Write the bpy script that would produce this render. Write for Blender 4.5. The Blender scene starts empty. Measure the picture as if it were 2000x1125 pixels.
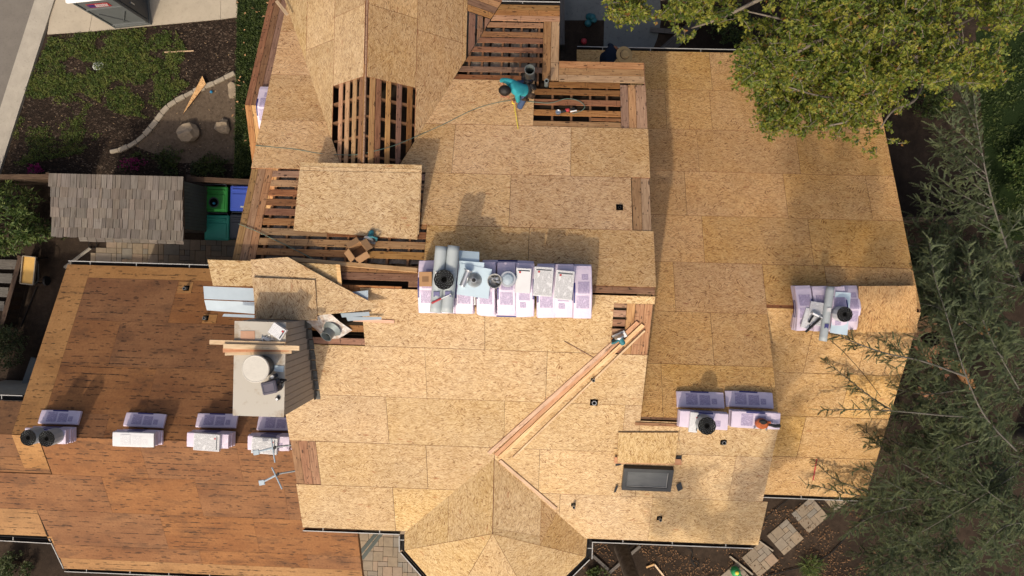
import bpy, bmesh, math, random
from mathutils import Vector, Matrix
V = Vector
R = random.Random(7)
SC = bpy.context.scene
COL = SC.collection

# ---------------------------------------------------------------- camera, sky, sun, exposure
CAM_H, TILT_X, TILT_Y, YAW, FPX = 22.5, -0.0228, 0.0298, 0.0290, 1432.8
CAM_R = Matrix.Rotation(YAW, 3, 'Z') @ Matrix.Rotation(TILT_Y, 3, 'Y') @ Matrix.Rotation(TILT_X, 3, 'X')
cam_data = bpy.data.cameras.new('camera')
cam_data.sensor_width = 36.0
cam_data.lens = FPX / 2000 * 36.0
cam_data.clip_end = 500
cam = bpy.data.objects.new('camera', cam_data)
COL.objects.link(cam)
cam.matrix_world = Matrix.Translation((0, 0, CAM_H)) @ CAM_R.to_4x4()
SC.camera = cam

SUN_TO = V((-0.986, -2.914, 3.888)).normalized()          # towards the sun
world = bpy.data.worlds.new('World'); SC.world = world
world.use_nodes = True
wn = world.node_tree
bg = wn.nodes['Background']
sky = wn.nodes.new('ShaderNodeTexSky')
sky.sky_type = 'NISHITA'; sky.sun_disc = False
sky.sun_elevation = math.asin(SUN_TO.z)
sky.sun_rotation = math.atan2(SUN_TO.x, SUN_TO.y)
sky.dust_density = 8.0; sky.air_density = 1.0
wn.links.new(sky.outputs[0], bg.inputs[0])
bg.inputs[1].default_value = 0.15
sun_data = bpy.data.lights.new('sun', 'SUN')
sun_data.energy = 2.6; sun_data.angle = math.radians(1.2); sun_data.color = (1.0, 0.88, 0.70)
sun = bpy.data.objects.new('sun', sun_data); COL.objects.link(sun)
sun.rotation_euler = SUN_TO.to_track_quat('Z', 'Y').to_euler()
SC.view_settings.view_transform = 'Standard'; SC.view_settings.look = 'None'
SC.view_settings.gamma = 1.0; SC.view_settings.exposure = -0.2
SC.view_settings.use_curve_mapping = False

# ---------------------------------------------------------------- where things stand
# Every roof slope is a plane z = c + a*x + b*y (house axes = world axes, metres, ground at 0).
S = 0.4713
PL = {'N': (0, -S, 8.3348), 'S': (0, S, 8.6611), 'N2': (0, -S, 5.8198), 'S1': (0, S, 6.4089),
      'N3': (0, -.4936, 3.0745), 'S3': (0, .4936, 7.3337),
      'CR': (-1.0, 0, 7.96 - 3.46), 'CL': (1.0, 0, 7.96 + 3.46),
      'G': (0, 0, 0)}
YM, ZM, XMR, XLS, XLN = -.346, 8.498, 2.306, -5.168, -5.92
Y2, Z2, XMID, Y1, Z1, XR = -3.0145, 7.24, 5.164, -.625, 6.114, 8.537
Y3, Z3, XL = -4.314, 5.204, -12.506
YSE, Y1SE, Y3N, Y3S, YN2 = -6.07, -5.476, -.18, -8.41, 5.84
CX, CZ = -3.46, 7.96                                       # cross gable ridge
CS = math.cos(math.atan(S))

def pnorm(p):
    a, b, c = PL[p]; return V((-a, -b, 1)).normalized()
def on(px, py, p, h=0.0):
    """the point of slope p (raised by h) that the survey photograph shows at px, py"""
    a, b, c = PL[p]; n = pnorm(p); c = c + h / n.z
    d = CAM_R @ V(((px - 1000) / FPX, -(py - 562.5) / FPX, -1.0))
    t = (c - CAM_H) / (d.z - a * d.x - b * d.y)
    return V((0, 0, CAM_H)) + d * t
def at(px, py, z):
    d = CAM_R @ V(((px - 1000) / FPX, -(py - 562.5) / FPX, -1.0))
    return V((0, 0, CAM_H)) + d * ((z - CAM_H) / d.z)
def pz(p, x, y, h=0.0):
    a, b, c = PL[p]; return V((x, y, c + a * x + b * y)) + pnorm(p) * h
def proj(P):
    q = CAM_R.transposed() @ (V(P) - V((0, 0, CAM_H)))
    return 1000 + FPX * q.x / -q.z, 562.5 - FPX * q.y / -q.z
def xat(px, p, y):
    xm = -3.4 if p in ('CR', 'CL') else 0.0
    for _ in range(14):
        a, b = proj(pz(p, xm, y))[0], proj(pz(p, xm+.05, y))[0]
        xm += max(-4.0, min(4.0, (px-a)*.05/(b-a)))
    return xm
def frame(P, n, ang=0.0):
    """matrix at P with z along n, x along the house axis turned by ang in the slope"""
    n = n.normalized(); x = V((1, 0, 0)); x = (x - n * x.dot(n)).normalized(); y = n.cross(x)
    ca, sa = math.cos(ang), math.sin(ang)
    X = x * ca + y * sa; Y = n.cross(X)
    M = Matrix((X, Y, n)).transposed().to_4x4(); M.translation = P
    return M
def pf(px, py, p, h=0.0, ang=0.0):
    return frame(on(px, py, p, h), pnorm(p), math.radians(ang))

# ---------------------------------------------------------------- mesh building
class MB:
    def __init__(s): s.v, s.f, s.m, s.uv = [], [], [], []
    def face(s, pts, mi=0, uv=None):
        i = len(s.v); s.v += [V(p) for p in pts]; s.f.append(tuple(range(i, i + len(pts)))); s.m.append(mi)
        s.uv.append(uv or [(p[0], p[1]) for p in pts])
    def prism(s, pts, down, mi=0, ms=None, uv=None):
        """slab: top polygon pts, pushed by vector down"""
        ms = mi if ms is None else ms; pts = [V(p) for p in pts]; lo = [p + down for p in pts]
        s.face(pts, mi, uv); s.face(lo[::-1], ms)
        n = len(pts)
        for i in range(n):
            j = (i + 1) % n
            L = (pts[j] - pts[i]).length
            s.face([pts[i], lo[i], lo[j], pts[j]], ms, [(0, 0), (0, .02), (L, .02), (L, 0)])
    def box(s, M, sx, sy, sz, mi=0, off=(0, 0, 0), bev=0.0):
        ox, oy, oz = off
        if bev > 0:
            a = [(-sx/2+bev, -sy/2), (sx/2-bev, -sy/2), (sx/2, -sy/2+bev), (sx/2, sy/2-bev), (sx/2-bev, sy/2), (-sx/2+bev, sy/2), (-sx/2, sy/2-bev), (-sx/2, -sy/2+bev)]
            k = (sx-2*bev)/sx, (sy-2*bev)/sy
            lv = [[(x*k[0], y*k[1], -sz/2) for x, y in a], [(x, y, -sz/2+bev) for x, y in a], [(x, y, sz/2-bev) for x, y in a], [(x*k[0], y*k[1], sz/2) for x, y in a]]
            W = [[M @ V((x+ox, y+oy, z+oz)) for x, y, z in r] for r in lv]
            s.face(W[0][::-1], mi, [(x, y) for x, y, z in lv[0]][::-1]); s.face(W[3], mi, [(x, y) for x, y, z in lv[3]])
            for r in range(3):
                for i in range(8):
                    j = (i+1) % 8
                    s.face([W[r][i], W[r][j], W[r+1][j], W[r+1][i]], mi, [(q[0]+q[1], q[2]) for q in (lv[r][i], lv[r][j], lv[r+1][j], lv[r+1][i])])
            return
        c = [V((x*sx/2+ox, y*sy/2+oy, z*sz/2+oz)) for z in (-1, 1) for y in (-1, 1) for x in (-1, 1)]
        for q, ax in (((0, 2, 3, 1), 2), ((4, 5, 7, 6), 2), ((0, 1, 5, 4), 1), ((2, 6, 7, 3), 1), ((0, 4, 6, 2), 0), ((1, 3, 7, 5), 0)):
            ij = [(0, 1), (0, 2), (1, 2)][2-ax] if ax != 0 else (1, 2)
            if ax == 1: ij = (0, 2)
            s.face([M @ c[i] for i in q], mi, [(c[i][ij[0]], c[i][ij[1]]) for i in q])
    def lathe(s, M, prof, n=20, mi=0, cap0=True, cap1=True, mc=None):
        rings = [[M @ V((r*math.cos(2*math.pi*i/n), r*math.sin(2*math.pi*i/n), z)) for i in range(n)] for r, z in prof]
        for k in range(len(rings)-1):
            for i in range(n):
                j = (i+1) % n
                s.face([rings[k][i], rings[k][j], rings[k+1][j], rings[k+1][i]], mi, [(i/n, prof[k][1]), ((i+1)/n, prof[k][1]), ((i+1)/n, prof[k+1][1]), (i/n, prof[k+1][1])])
        if cap0: s.face(rings[0][::-1], mi)
        if cap1: s.face(rings[-1], mi if mc is None else mc)
    def tube(s, path, r, n=6, mi=0, caps=True):
        path = [V(p) for p in path]; rr = r if isinstance(r, (list, tuple)) else [r]*len(path)
        rings = []; up = V((0, 0, 1))
        for i, p in enumerate(path):
            t = (path[min(i+1, len(path)-1)] - path[max(i-1, 0)])
            if t.length < 1e-7: t = V((0, 0, 1))
            t.normalize(); a = t.cross(up)
            if a.length < .05: a = t.cross(V((1, 0, 0)))
            a.normalize(); b = t.cross(a)
            rings.append([p + (a*math.cos(2*math.pi*k/n) + b*math.sin(2*math.pi*k/n))*rr[i] for k in range(n)])
        L = 0
        for i in range(len(rings)-1):
            d = (path[i+1]-path[i]).length
            for k in range(n):
                j = (k+1) % n
                s.face([rings[i][k], rings[i+1][k], rings[i+1][j], rings[i][j]], mi, [(L, k/n), (L+d, k/n), (L+d, (k+1)/n), (L, (k+1)/n)])
            L += d
        if caps and n > 2: s.face(rings[0], mi); s.face(rings[-1][::-1], mi)
    def build(s, name, mats, parent=None, loc=None, smooth=False, merge=False):
        me = bpy.data.meshes.new(name)
        o0 = V(loc) if loc is not None else V((0, 0, 0))
        me.from_pydata([tuple(p - o0) for p in s.v], [], s.f)
        if not isinstance(mats, (list, tuple)): mats = [mats]
        for m in mats: me.materials.append(MT[m])
        me.polygons.foreach_set('material_index', s.m)
        ul = me.uv_layers.new(name='UVMap')
        ul.data.foreach_set('uv', [c for u in s.uv for q in u for c in q[:2]])
        if merge or smooth:
            bm = bmesh.new(); bm.from_mesh(me); bmesh.ops.remove_doubles(bm, verts=bm.verts, dist=1e-5); bm.to_mesh(me); bm.free()
        if smooth: me.polygons.foreach_set('use_smooth', [True]*len(me.polygons))
        me.update()
        o = bpy.data.objects.new(name, me); COL.objects.link(o)
        if parent is not None: o.parent = parent
        elif loc is not None: o.location = o0
        return o

def tag(o, label=None, cat=None, group=None, kind=None):
    if label: o['label'] = label
    if cat: o['category'] = cat
    if group: o['group'] = group
    if kind: o['kind'] = kind
    return o
def thing(name, label, cat, loc=(0, 0, 0), group=None):
    o = bpy.data.objects.new(name, None); COL.objects.link(o); o.location = loc; o.empty_display_size = .2
    return tag(o, label, cat, group)
def kids(o): return [c for c in bpy.data.objects if c.parent == o]
def copy_tree(o, M, label, group=None, children=None):
    c = o.copy(); COL.objects.link(c); c.matrix_world = M; c['label'] = label
    if group: c['group'] = group
    for ch in children:
        k = ch.copy(); COL.objects.link(k); k.parent = c
        for g in ch.children:
            g2 = g.copy(); COL.objects.link(g2); g2.parent = k
    return c
I4 = Matrix.Identity(4)

# ---------------------------------------------------------------- materials
MT = {}
class G:
    def __init__(s, name, rough=.8, spec=.3):
        s.m = bpy.data.materials.new(name); s.m.use_nodes = True; s.t = s.m.node_tree; s.t.nodes.clear(); MT[name] = s.m
        s.out = s.t.nodes.new('ShaderNodeOutputMaterial'); s.b = s.t.nodes.new('ShaderNodeBsdfPrincipled')
        s.t.links.new(s.b.outputs[0], s.out.inputs[0]); s.set('Roughness', rough); s.set('Specular IOR Level', spec)
    def set(s, k, v):
        i = s.b.inputs[k]
        if hasattr(v, 'links'): s.t.links.new(v, i)
        else: i.default_value = (*v, 1) if isinstance(v, tuple) and len(v) == 3 and i.type == 'RGBA' else v
        return s
    def n(s, typ, ins=(), **props):
        x = s.t.nodes.new('ShaderNode' + typ)
        for k, v in props.items(): setattr(x, k, v)
        for k, v in dict(ins).items():
            i = x.inputs[k]
            if hasattr(v, 'links'): s.t.links.new(v, i)
            else: i.default_value = (*v, 1) if isinstance(v, tuple) and len(v) == 3 and i.type == 'RGBA' else v
        return x
    def uv(s): return s.n('UVMap', uv_map='UVMap').outputs[0]
    def pos(s): return s.n('NewGeometry').outputs['Position']
    def rnd(s): return s.n('ObjectInfo').outputs['Random']
    def mp(s, v, scale=(1, 1, 1), rot=0.0, loc=(0, 0, 0)):
        return s.n('Mapping', {0: v, 1: loc, 2: (0, 0, rot), 3: scale}).outputs[0]
    def noise(s, v, sc=1.0, det=2.0, ro=.5, col=False):
        x = s.n('TexNoise', {'Vector': v, 'Scale': sc, 'Detail': det, 'Roughness': ro}); return x.outputs[1 if col else 0]
    def vor(s, v, sc=1.0, out=1, rand=1.0, feat='F1'):
        return s.n('TexVoronoi', {'Vector': v, 'Scale': sc, 'Randomness': rand}, feature=feat).outputs[out]
    def ma(s, op, a, b=0.0, c=None):
        d = {0: a, 1: b}
        if c is not None: d[2] = c
        return s.n('Math', d, operation=op).outputs[0]
    def mix(s, f, a, b, mode='MIX'):
        x = s.n('Mix', data_type='RGBA', blend_type=mode)
        for i, v in ((0, f), (6, a), (7, b)):
            if hasattr(v, 'links'): s.t.links.new(v, x.inputs[i])
            else: x.inputs[i].default_value = (*v, 1) if isinstance(v, tuple) else v
        return x.outputs[2]
    def ramp(s, f, *st):
        x = s.n('ValToRGB', {0: f}); e = x.color_ramp.elements
        while len(e) < len(st): e.new(.5)
        for el, (p, c) in zip(e, st):
            el.position = p; el.color = (*c, 1) if isinstance(c, tuple) else (c, c, c, 1)
        return x.outputs[0]
    def sep(s, c, i): return s.n('SeparateColor', {0: c}).outputs[i]
    def sxyz(s, v, i): return s.n('SeparateXYZ', {0: v}).outputs[i]
    def hsv(s, c, h=.5, sa=1.0, v=1.0): return s.n('HueSaturation', {'Hue': h, 'Saturation': sa, 'Value': v, 'Color': c}).outputs[0]
    def bump(s, h, d=.01, st=.5): s.set('Normal', s.n('Bump', {'Height': h, 'Distance': d, 'Strength': st}).outputs[0]); return s
    def color(s, c): return s.set('Base Color', c)
def mapr(g, v, a, b): return g.n('MapRange', {0: v, 1: 0.0, 2: 1.0, 3: a, 4: b}).outputs[0]

def plain(name, c, rough=.7, spec=.3, metal=0.0, var=.12, sc=6.0, speck=0.0):
    g = G(name, rough, spec); g.set('Metallic', metal)
    n1 = g.noise(g.pos(), sc, 4, .6)
    k = mapr(g, n1, 1-2*var, 1+2*var)
    col = g.mix(1.0, c, g.n('CombineColor', {0: k, 1: k, 2: k}).outputs[0], 'MULTIPLY')
    if speck:
        d = g.ramp(g.noise(g.pos(), sc*6, 3, .7), (.55, 0.0), (.72, 1.0))
        col = g.mix(g.ma('MULTIPLY', d, speck), col, tuple(x*.35 for x in c))
    g.color(col); return g

def mk_osb(name, c0, c1, c2, dark):
    g = G(name, .75, .25); u = g.uv()
    w = g.noise(u, 3.0, 2, .5, True)
    uw = g.n('VectorMath', {0: u, 1: g.n('VectorMath', {0: w, 1: (.05, .05, 0)}, operation='MULTIPLY').outputs[0]}, operation='ADD').outputs[0]
    lay = []
    for sc, off in ((11.0, 0), (17.0, 37.3)):
        cell = g.vor(g.mp(uw, (.45, 1.5, 1), 0, (off, off, 0)), sc, 1)
        r = g.sep(cell, 0)
        ang = g.ma('MULTIPLY', g.ma('SUBTRACT', r, .5), 1.9)
        vr = g.n('VectorRotate', {'Vector': u, 'Angle': ang}, rotation_type='Z_AXIS').outputs[0]
        st = g.noise(g.mp(vr, (7, 62, 1), 0, (off*3, off, 0)), 1.0, 2.5, .6)
        lay.append((st, r, g.sep(cell, 1)))
    t = g.ma('ADD', g.ma('MULTIPLY', lay[0][0], .55), g.ma('MULTIPLY', lay[1][0], .45))
    t = g.ma('ADD', t, g.ma('MULTIPLY', g.ma('SUBTRACT', lay[1][2], .5), .06))
    col = g.ramp(t, (.36, c0), (.475, c1), (.60, c2))
    # thin dark strands, every clump at its own angle
    for sc, off, th in ((7.0, 11.0, .0), (5.0, 71.0, .012)):
        cell = g.vor(g.mp(uw, (.7, 1.3, 1), 0, (off, off, 0)), sc, 1)
        ang = g.ma('MULTIPLY', g.ma('SUBTRACT', g.sep(cell, 0), .5), 2.3)
        vr = g.n('VectorRotate', {'Vector': u, 'Angle': ang}, rotation_type='Z_AXIS').outputs[0]
        st = g.noise(g.mp(vr, (8, 40, 1), 0, (off, 0, 0)), 1.0, 1.0, .5)
        dk = g.ramp(st, (.335+th, 1.0), (.375+th, 0.0))
        col = g.mix(g.ma('MULTIPLY', dk, mapr(g, g.sep(cell, 2), .35, .95)), col, dark)
    vo = g.n('TexVoronoi', {'Vector': g.mp(uw, (4.2, 15, 1), .3), 'Scale': 1.0}, feature='F1')
    fl = g.ma('MULTIPLY', g.ma('GREATER_THAN', g.sep(vo.outputs[1], 0), .972), g.ma('LESS_THAN', vo.outputs[0], .3))
    col = g.mix(g.ma('MULTIPLY', fl, .55), col, (.33, .12, .045))
    big = g.noise(u, .9, 4, .65)
    col = g.hsv(col, .5, mapr(g, g.noise(u, .7, 3, .6), 1.12, .86), mapr(g, big, .80, 1.18))
    rn = g.rnd()
    col = g.hsv(col, g.ma('ADD', .5, g.ma('MULTIPLY', g.ma('SUBTRACT', rn, .5), .006)), mapr(g, rn, .94, 1.05), mapr(g, g.ma('FRACT', g.ma('MULTIPLY', rn, 7.31)), .89, 1.07))
    g.color(col); g.bump(t, .006, .35)
mk_osb('osb', (.29, .165, .068), (.485, .322, .152), (.64, .48, .275), (.20, .094, .034))
mk_osb('osb_shady_slope', (.35, .178, .070), (.57, .345, .155), (.73, .505, .27), (.21, .09, .034))  # warmer, lighter copy of osb: fill light put into the shaded slopes' colour
mk_osb('osb_aged_shade', (.34, .16, .054), (.56, .315, .122), (.70, .455, .20), (.19, .076, .025))  # aged board, also warmed and lightened in colour for the shaded wing slope
mk_osb('osb_amber', (.28, .145, .045), (.47, .275, .098), (.63, .43, .20), (.17, .075, .024))
plain('osb_edge', (.30, .105, .05), .85, .2)

def mk_ply(name, base, lite, stain, dash=.9):
    g = G(name, .8, .2); u = g.uv(); rn = g.rnd()
    grain = g.noise(g.mp(u, (2.2, 26, 1)), 1.0, 4, .6)
    pat = g.noise(g.mp(u, (.55, 1.2, 1)), 1.0, 4, .62)
    col = g.mix(g.ramp(pat, (.3, 0.0), (.75, 1.0)), base, lite)
    col = g.mix(g.ramp(grain, (.35, .18), (.62, 0.0)), col, tuple(x*.55 for x in base))
    col = g.mix(g.ramp(g.noise(u, 17.0, 4, .7), (.30, .40), (.58, 0.0)), col, tuple(x*.5 for x in base))
    # blackened felt lines and nail rows left by the old shingle courses
    vv = g.sxyz(u, 1); uu = g.sxyz(u, 0)
    wob = g.ma('MULTIPLY', g.ma('SUBTRACT', g.noise(g.mp(u, (1.7, .5, 1)), 1.0, 2), .5), .05)
    fr = g.ma('FRACT', g.ma('DIVIDE', g.ma('ADD', vv, wob), .178))
    line = g.ma('LESS_THAN', g.ma('ABSOLUTE', g.ma('SUBTRACT', fr, .5)), mapr(g, g.noise(g.mp(u, (6, 11, 1), 0, (2, 2, 0)), 1.0, 2), .015, .12))
    brk = g.ramp(g.ma('ADD', g.ma('MULTIPLY', g.noise(g.mp(u, (4.0, 5.6, 1)), 1.0, 4, .75), .65), g.ma('MULTIPLY', g.noise(g.mp(u, (.5, .9, 1), 0, (9, 4, 0)), 1.0, 2), .35)), (.50, 0.0), (.56, 1.0))
    col = g.mix(g.ma('MULTIPLY', g.ma('MULTIPLY', line, brk), dash), col, (.022, .014, .010))
    blot = g.ramp(g.noise(g.mp(u, (1.1, 2.4, 1), 0, (5, 3, 0)), 1.0, 5, .7), (.50, 0.0), (.72, 1.0))
    col = g.mix(g.ma('MULTIPLY', blot, stain), col, (.035, .024, .02))
    fl = g.vor(g.mp(u, (9, 30, 1)), 1.0, 1)
    dots = g.ma('GREATER_THAN', g.sep(fl, 0), .955)
    col = g.mix(g.ma('MULTIPLY', dots, .6), col, (.03, .018, .012))
    col = g.hsv(col, .5, mapr(g, rn, .94, 1.05), mapr(g, rn, .88, 1.1))
    g.color(col); g.bump(grain, .003, .3)
mk_ply('plywood_old', (.20, .086, .037), (.325, .158, .067), .6)
mk_ply('plywood_edge', (.32, .158, .058), (.45, .245, .098), .35, .8)
mk_ply('plywood_grey', (.19, .085, .035), (.27, .135, .06), .7)

def mk_board(name, a, b, c, knots=.85):
    g = G(name, .8, .2); u = g.uv(); rn = g.rnd()
    off = g.ma('MULTIPLY', rn, 31.7)
    uo = g.n('VectorMath', {0: u, 1: g.n('CombineXYZ', {0: off, 1: off}).outputs[0]}, operation='ADD').outputs[0]
    gr = g.noise(g.mp(uo, (2.5, 38, 1)), 1.0, 4, .6)
    col = g.ramp(gr, (.28, a), (.5, b), (.72, c))
    big = g.noise(g.mp(uo, (1.3, 3, 1)), 1.0, 3, .6)
    col = g.hsv(col, .5, 1.0, mapr(g, big, .72, 1.26))
    kn = g.n('TexVoronoi', {'Vector': g.mp(uo, (3.2, 9.0, 1)), 'Scale': 1.0})
    km = g.ma('MULTIPLY', g.ma('GREATER_THAN', g.sep(kn.outputs[1], 0), .72), g.ma('LESS_THAN', kn.outputs[0], .17))
    st = g.ramp(g.noise(g.mp(uo, (7, 14, 1), 0, (3, 9, 0)), 1.0, 3, .7), (.60, 0.0), (.68, 1.0))
    col = g.mix(g.ma('MULTIPLY', g.ma('MAXIMUM', km, st), knots), col, (.06, .03, .018))
    nv = g.n('TexVoronoi', {'Vector': g.mp(uo, (6.5, 17.0, 1), 0, (4, 7, 0)), 'Scale': 1.0})
    nm_ = g.ma('MULTIPLY', g.ma('GREATER_THAN', g.sep(nv.outputs[1], 1), .70), g.ma('LESS_THAN', nv.outputs[0], .22))
    ck = g.ramp(g.noise(g.mp(uo, (22, 2.2, 1), 0, (1, 5, 0)), 1.0, 2, .6), (.665, 0.0), (.69, 1.0))
    col = g.mix(g.ma('MULTIPLY', g.ma('MAXIMUM', nm_, ck), knots*.8), col, (.045, .025, .016))
    col = g.hsv(col, g.ma('ADD', .5, g.ma('MULTIPLY', g.ma('SUBTRACT', rn, .5), .02)), mapr(g, g.ma('FRACT', g.ma('MULTIPLY', rn, 3.7)), .78, 1.1), mapr(g, g.ma('FRACT', g.ma('MULTIPLY', rn, 9.1)), .72, 1.12))
    g.color(col); g.bump(gr, .003, .3)
mk_board('board', (.27, .125, .05), (.44, .235, .105), (.55, .32, .15))
mk_board('board_dark', (.17, .07, .033), (.31, .145, .068), (.40, .21, .10))
mk_board('lumber', (.47, .27, .12), (.63, .42, .22), (.72, .52, .30), .25)
mk_board('lumber_pink', (.46, .22, .11), (.60, .33, .19), (.68, .43, .26), .3)
mk_board('shake', (.10, .083, .068), (.175, .146, .12), (.24, .205, .17), .3)
mk_board('fence_wood', (.05, .032, .02), (.095, .06, .038), (.14, .095, .06), .5)
mk_board('grey_wood', (.075, .068, .06), (.12, .108, .095), (.165, .15, .13), .5)
plain('rafter', (.20, .105, .055), .9, .1)
plain('insulation', (.20, .17, .14), .95, .1, var=.35, sc=4, speck=.7)
plain('attic_shade', (.05, .036, .026), .95, .05)  # dark colour standing in for the deep shade inside the attic
plain('wall_stucco', (.42, .37, .30), .9, .2)
plain('gutter_in', (.018, .016, .016), .7, .2)
plain('gutter_lip', (.38, .375, .36), .45, .4)
plain('flashing', (.33, .40, .46), .45, .5, .1, .05)
plain('galv', (.50, .52, .54), .38, .5, .75, .08, 20)
plain('galv_dark', (.22, .24, .25), .45, .5, .5, .1, 15)
plain('duct', (.27, .31, .31), .5, .4, .35, .1, 15)
plain('steel', (.62, .63, .64), .28, .5, .85, .06, 30)
plain('black_rubber', (.016, .016, .017), .65, .35, var=.2, sc=30)
plain('black_felt', (.013, .013, .013), .9, .15, var=.25, sc=40)
plain('hollow_shade', (.004, .004, .004), .95, 0)  # near-black colour stands in for the unlit inside of holes and pipes
plain('roll_wrap', (.40, .44, .45), .45, .4, var=.05)
plain('white_paper', (.66, .66, .67), .55, .4, var=.05)
plain('blue_sheet', (.50, .62, .70), .4, .5, .1, .04)
plain('band_blue', (.035, .035, .16), .45, .4, var=.1)
plain('cardboard', (.38, .22, .11), .85, .2, var=.08)
plain('cardboard_in', (.22, .125, .065), .9, .2, var=.1)
plain('red_plastic', (.42, .03, .04), .4, .5)
plain('orange_paint', (.42, .10, .025), .4, .5, var=.2, sc=25)
plain('teal_paint', (.03, .17, .20), .35, .5, var=.15, sc=25)
plain('hose_green', (.12, .19, .15), .5, .4)
plain('yellow_tape', (.72, .58, .06), .5, .4)
plain('siding_grey', (.34, .31, .27), .75, .25, var=.06)
plain('siding_seam', (.09, .08, .07), .9, .1)
plain('siding_green', (.085, .098, .09), .75, .25, var=.07)
plain('stone_flash', (.10, .098, .09), .85, .3, var=.45, sc=9)
plain('bucket', (.55, .52, .46), .5, .4, var=.06, sc=9, speck=.25)
plain('bucket_side', (.075, .075, .075), .5, .4)
plain('bag_blue', (.04, .05, .075), .7, .3)
plain('bag_top', (.11, .10, .13), .7, .3)
plain('skylight_frame', (.045, .048, .05), .45, .45, .2)
plain('bin_green', (.016, .17, .03), .42, .45, var=.04)
plain('bin_teal', (.014, .21, .165), .42, .45, var=.04)
plain('bin_blue', (.035, .075, .40), .42, .45, var=.04)
plain('bin_navy', (.028, .036, .05), .45, .45, var=.04)
plain('cart_yellow', (.60, .36, .10), .6, .3, var=.1, speck=.2)
plain('toilet_grey', (.13, .14, .14), .5, .4, var=.06)
plain('toilet_dark', (.028, .038, .052), .45, .4)
plain('toilet_white', (.78, .78, .76), .5, .4)
plain('sticker_red', (.40, .03, .03), .5, .4)
plain('sticker_orange', (.5, .16, .02), .5, .4)
plain('sticker_purple', (.07, .03, .15), .5, .4)
plain('skin', (.36, .17, .10), .55, .35)
plain('hair', (.012, .008, .006), .6, .4)
plain('shirt_teal', (.035, .31, .36), .85, .2, var=.18, sc=9)
plain('jeans', (.055, .085, .16), .9, .15, var=.2, sc=14)
plain('navy', (.012, .02, .04), .9, .15)
plain('straw', (.42, .30, .15), .8, .25, var=.1, sc=40)
plain('boot', (.05, .03, .02), .7, .3)
plain('bark', (.11, .085, .065), .95, .1, var=.5, sc=9)
plain('bark_pale', (.20, .17, .135), .9, .1, var=.35, sc=8)
plain('bark_cedar', (.12, .11, .095), .9, .1, var=.3, sc=10)
plain('concrete', (.40, .345, .265), .9, .2, var=.09, sc=2.2, speck=.25)
plain('concrete_grey', (.155, .165, .16), .9, .2, var=.15, sc=1.6, speck=.45)
plain('curb_concrete', (.36, .325, .27), .9, .2, var=.12, sc=3, speck=.3)
plain('mow_curb', (.33, .28, .215), .9, .2, var=.18, sc=6, speck=.3)
plain('asphalt', (.165, .148, .128), .95, .2, var=.1, sc=3, speck=.3)
plain('rock', (.30, .235, .165), .95, .15, var=.25, sc=5, speck=.3)
plain('cable', (.01, .01, .01), .6, .3)
plain('caulk_white', (.68, .68, .68), .5, .3)
plain('stone_white', (.5, .52, .49), .9, .2)
plain('plastic_green', (.03, .30, .10), .4, .4)
plain('plastic_blue', (.03, .22, .42), .4, .4)
plain('toy_teal', (.02, .13, .15), .5, .4)
plain('peach_card', (.46, .27, .18), .8, .2)
plain('flower', (.22, .012, .09), .7, .2)

def mk_wrap():
    g = G('wrap_lilac', .33, .45); u = g.uv()
    n1 = g.noise(g.mp(u, (5, 9, 1)), 1.0, 4, .6)
    col = g.mix(n1, (.60, .51, .64), (.72, .63, .73)); g.color(col)
    g.bump(g.noise(g.mp(u, (9, 16, 1)), 1.0, 3, .6), .02, .55)
mk_wrap()
def mk_print(name, paper, ink, sx, sy, dens):
    g = G(name, .5, .35); u = g.uv()
    row = g.ma('FRACT', g.ma('MULTIPLY', g.sxyz(u, 1), sy))
    ln = g.ma('LESS_THAN', row, .5)
    wd = g.ma('GREATER_THAN', g.noise(g.mp(u, (sx, sy, 1)), 1.0, 1, .5), .46)
    blk = g.ma('GREATER_THAN', g.noise(g.mp(u, (9, 16, 1)), 1.0, 1, .3), .38)
    g.color(g.mix(g.ma('MULTIPLY', g.ma('MULTIPLY', ln, wd), g.ma('MULTIPLY', blk, dens)), paper, ink))
mk_print('print_lilac', (.50, .42, .57), (.10, .09, .20), 90, 60, .85)
mk_print('print_white', (.64, .64, .65), (.07, .07, .08), 110, 70, .8)
mk_print('print_soft', (.68, .68, .69), (.35, .36, .38), 90, 40, .6)

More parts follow.
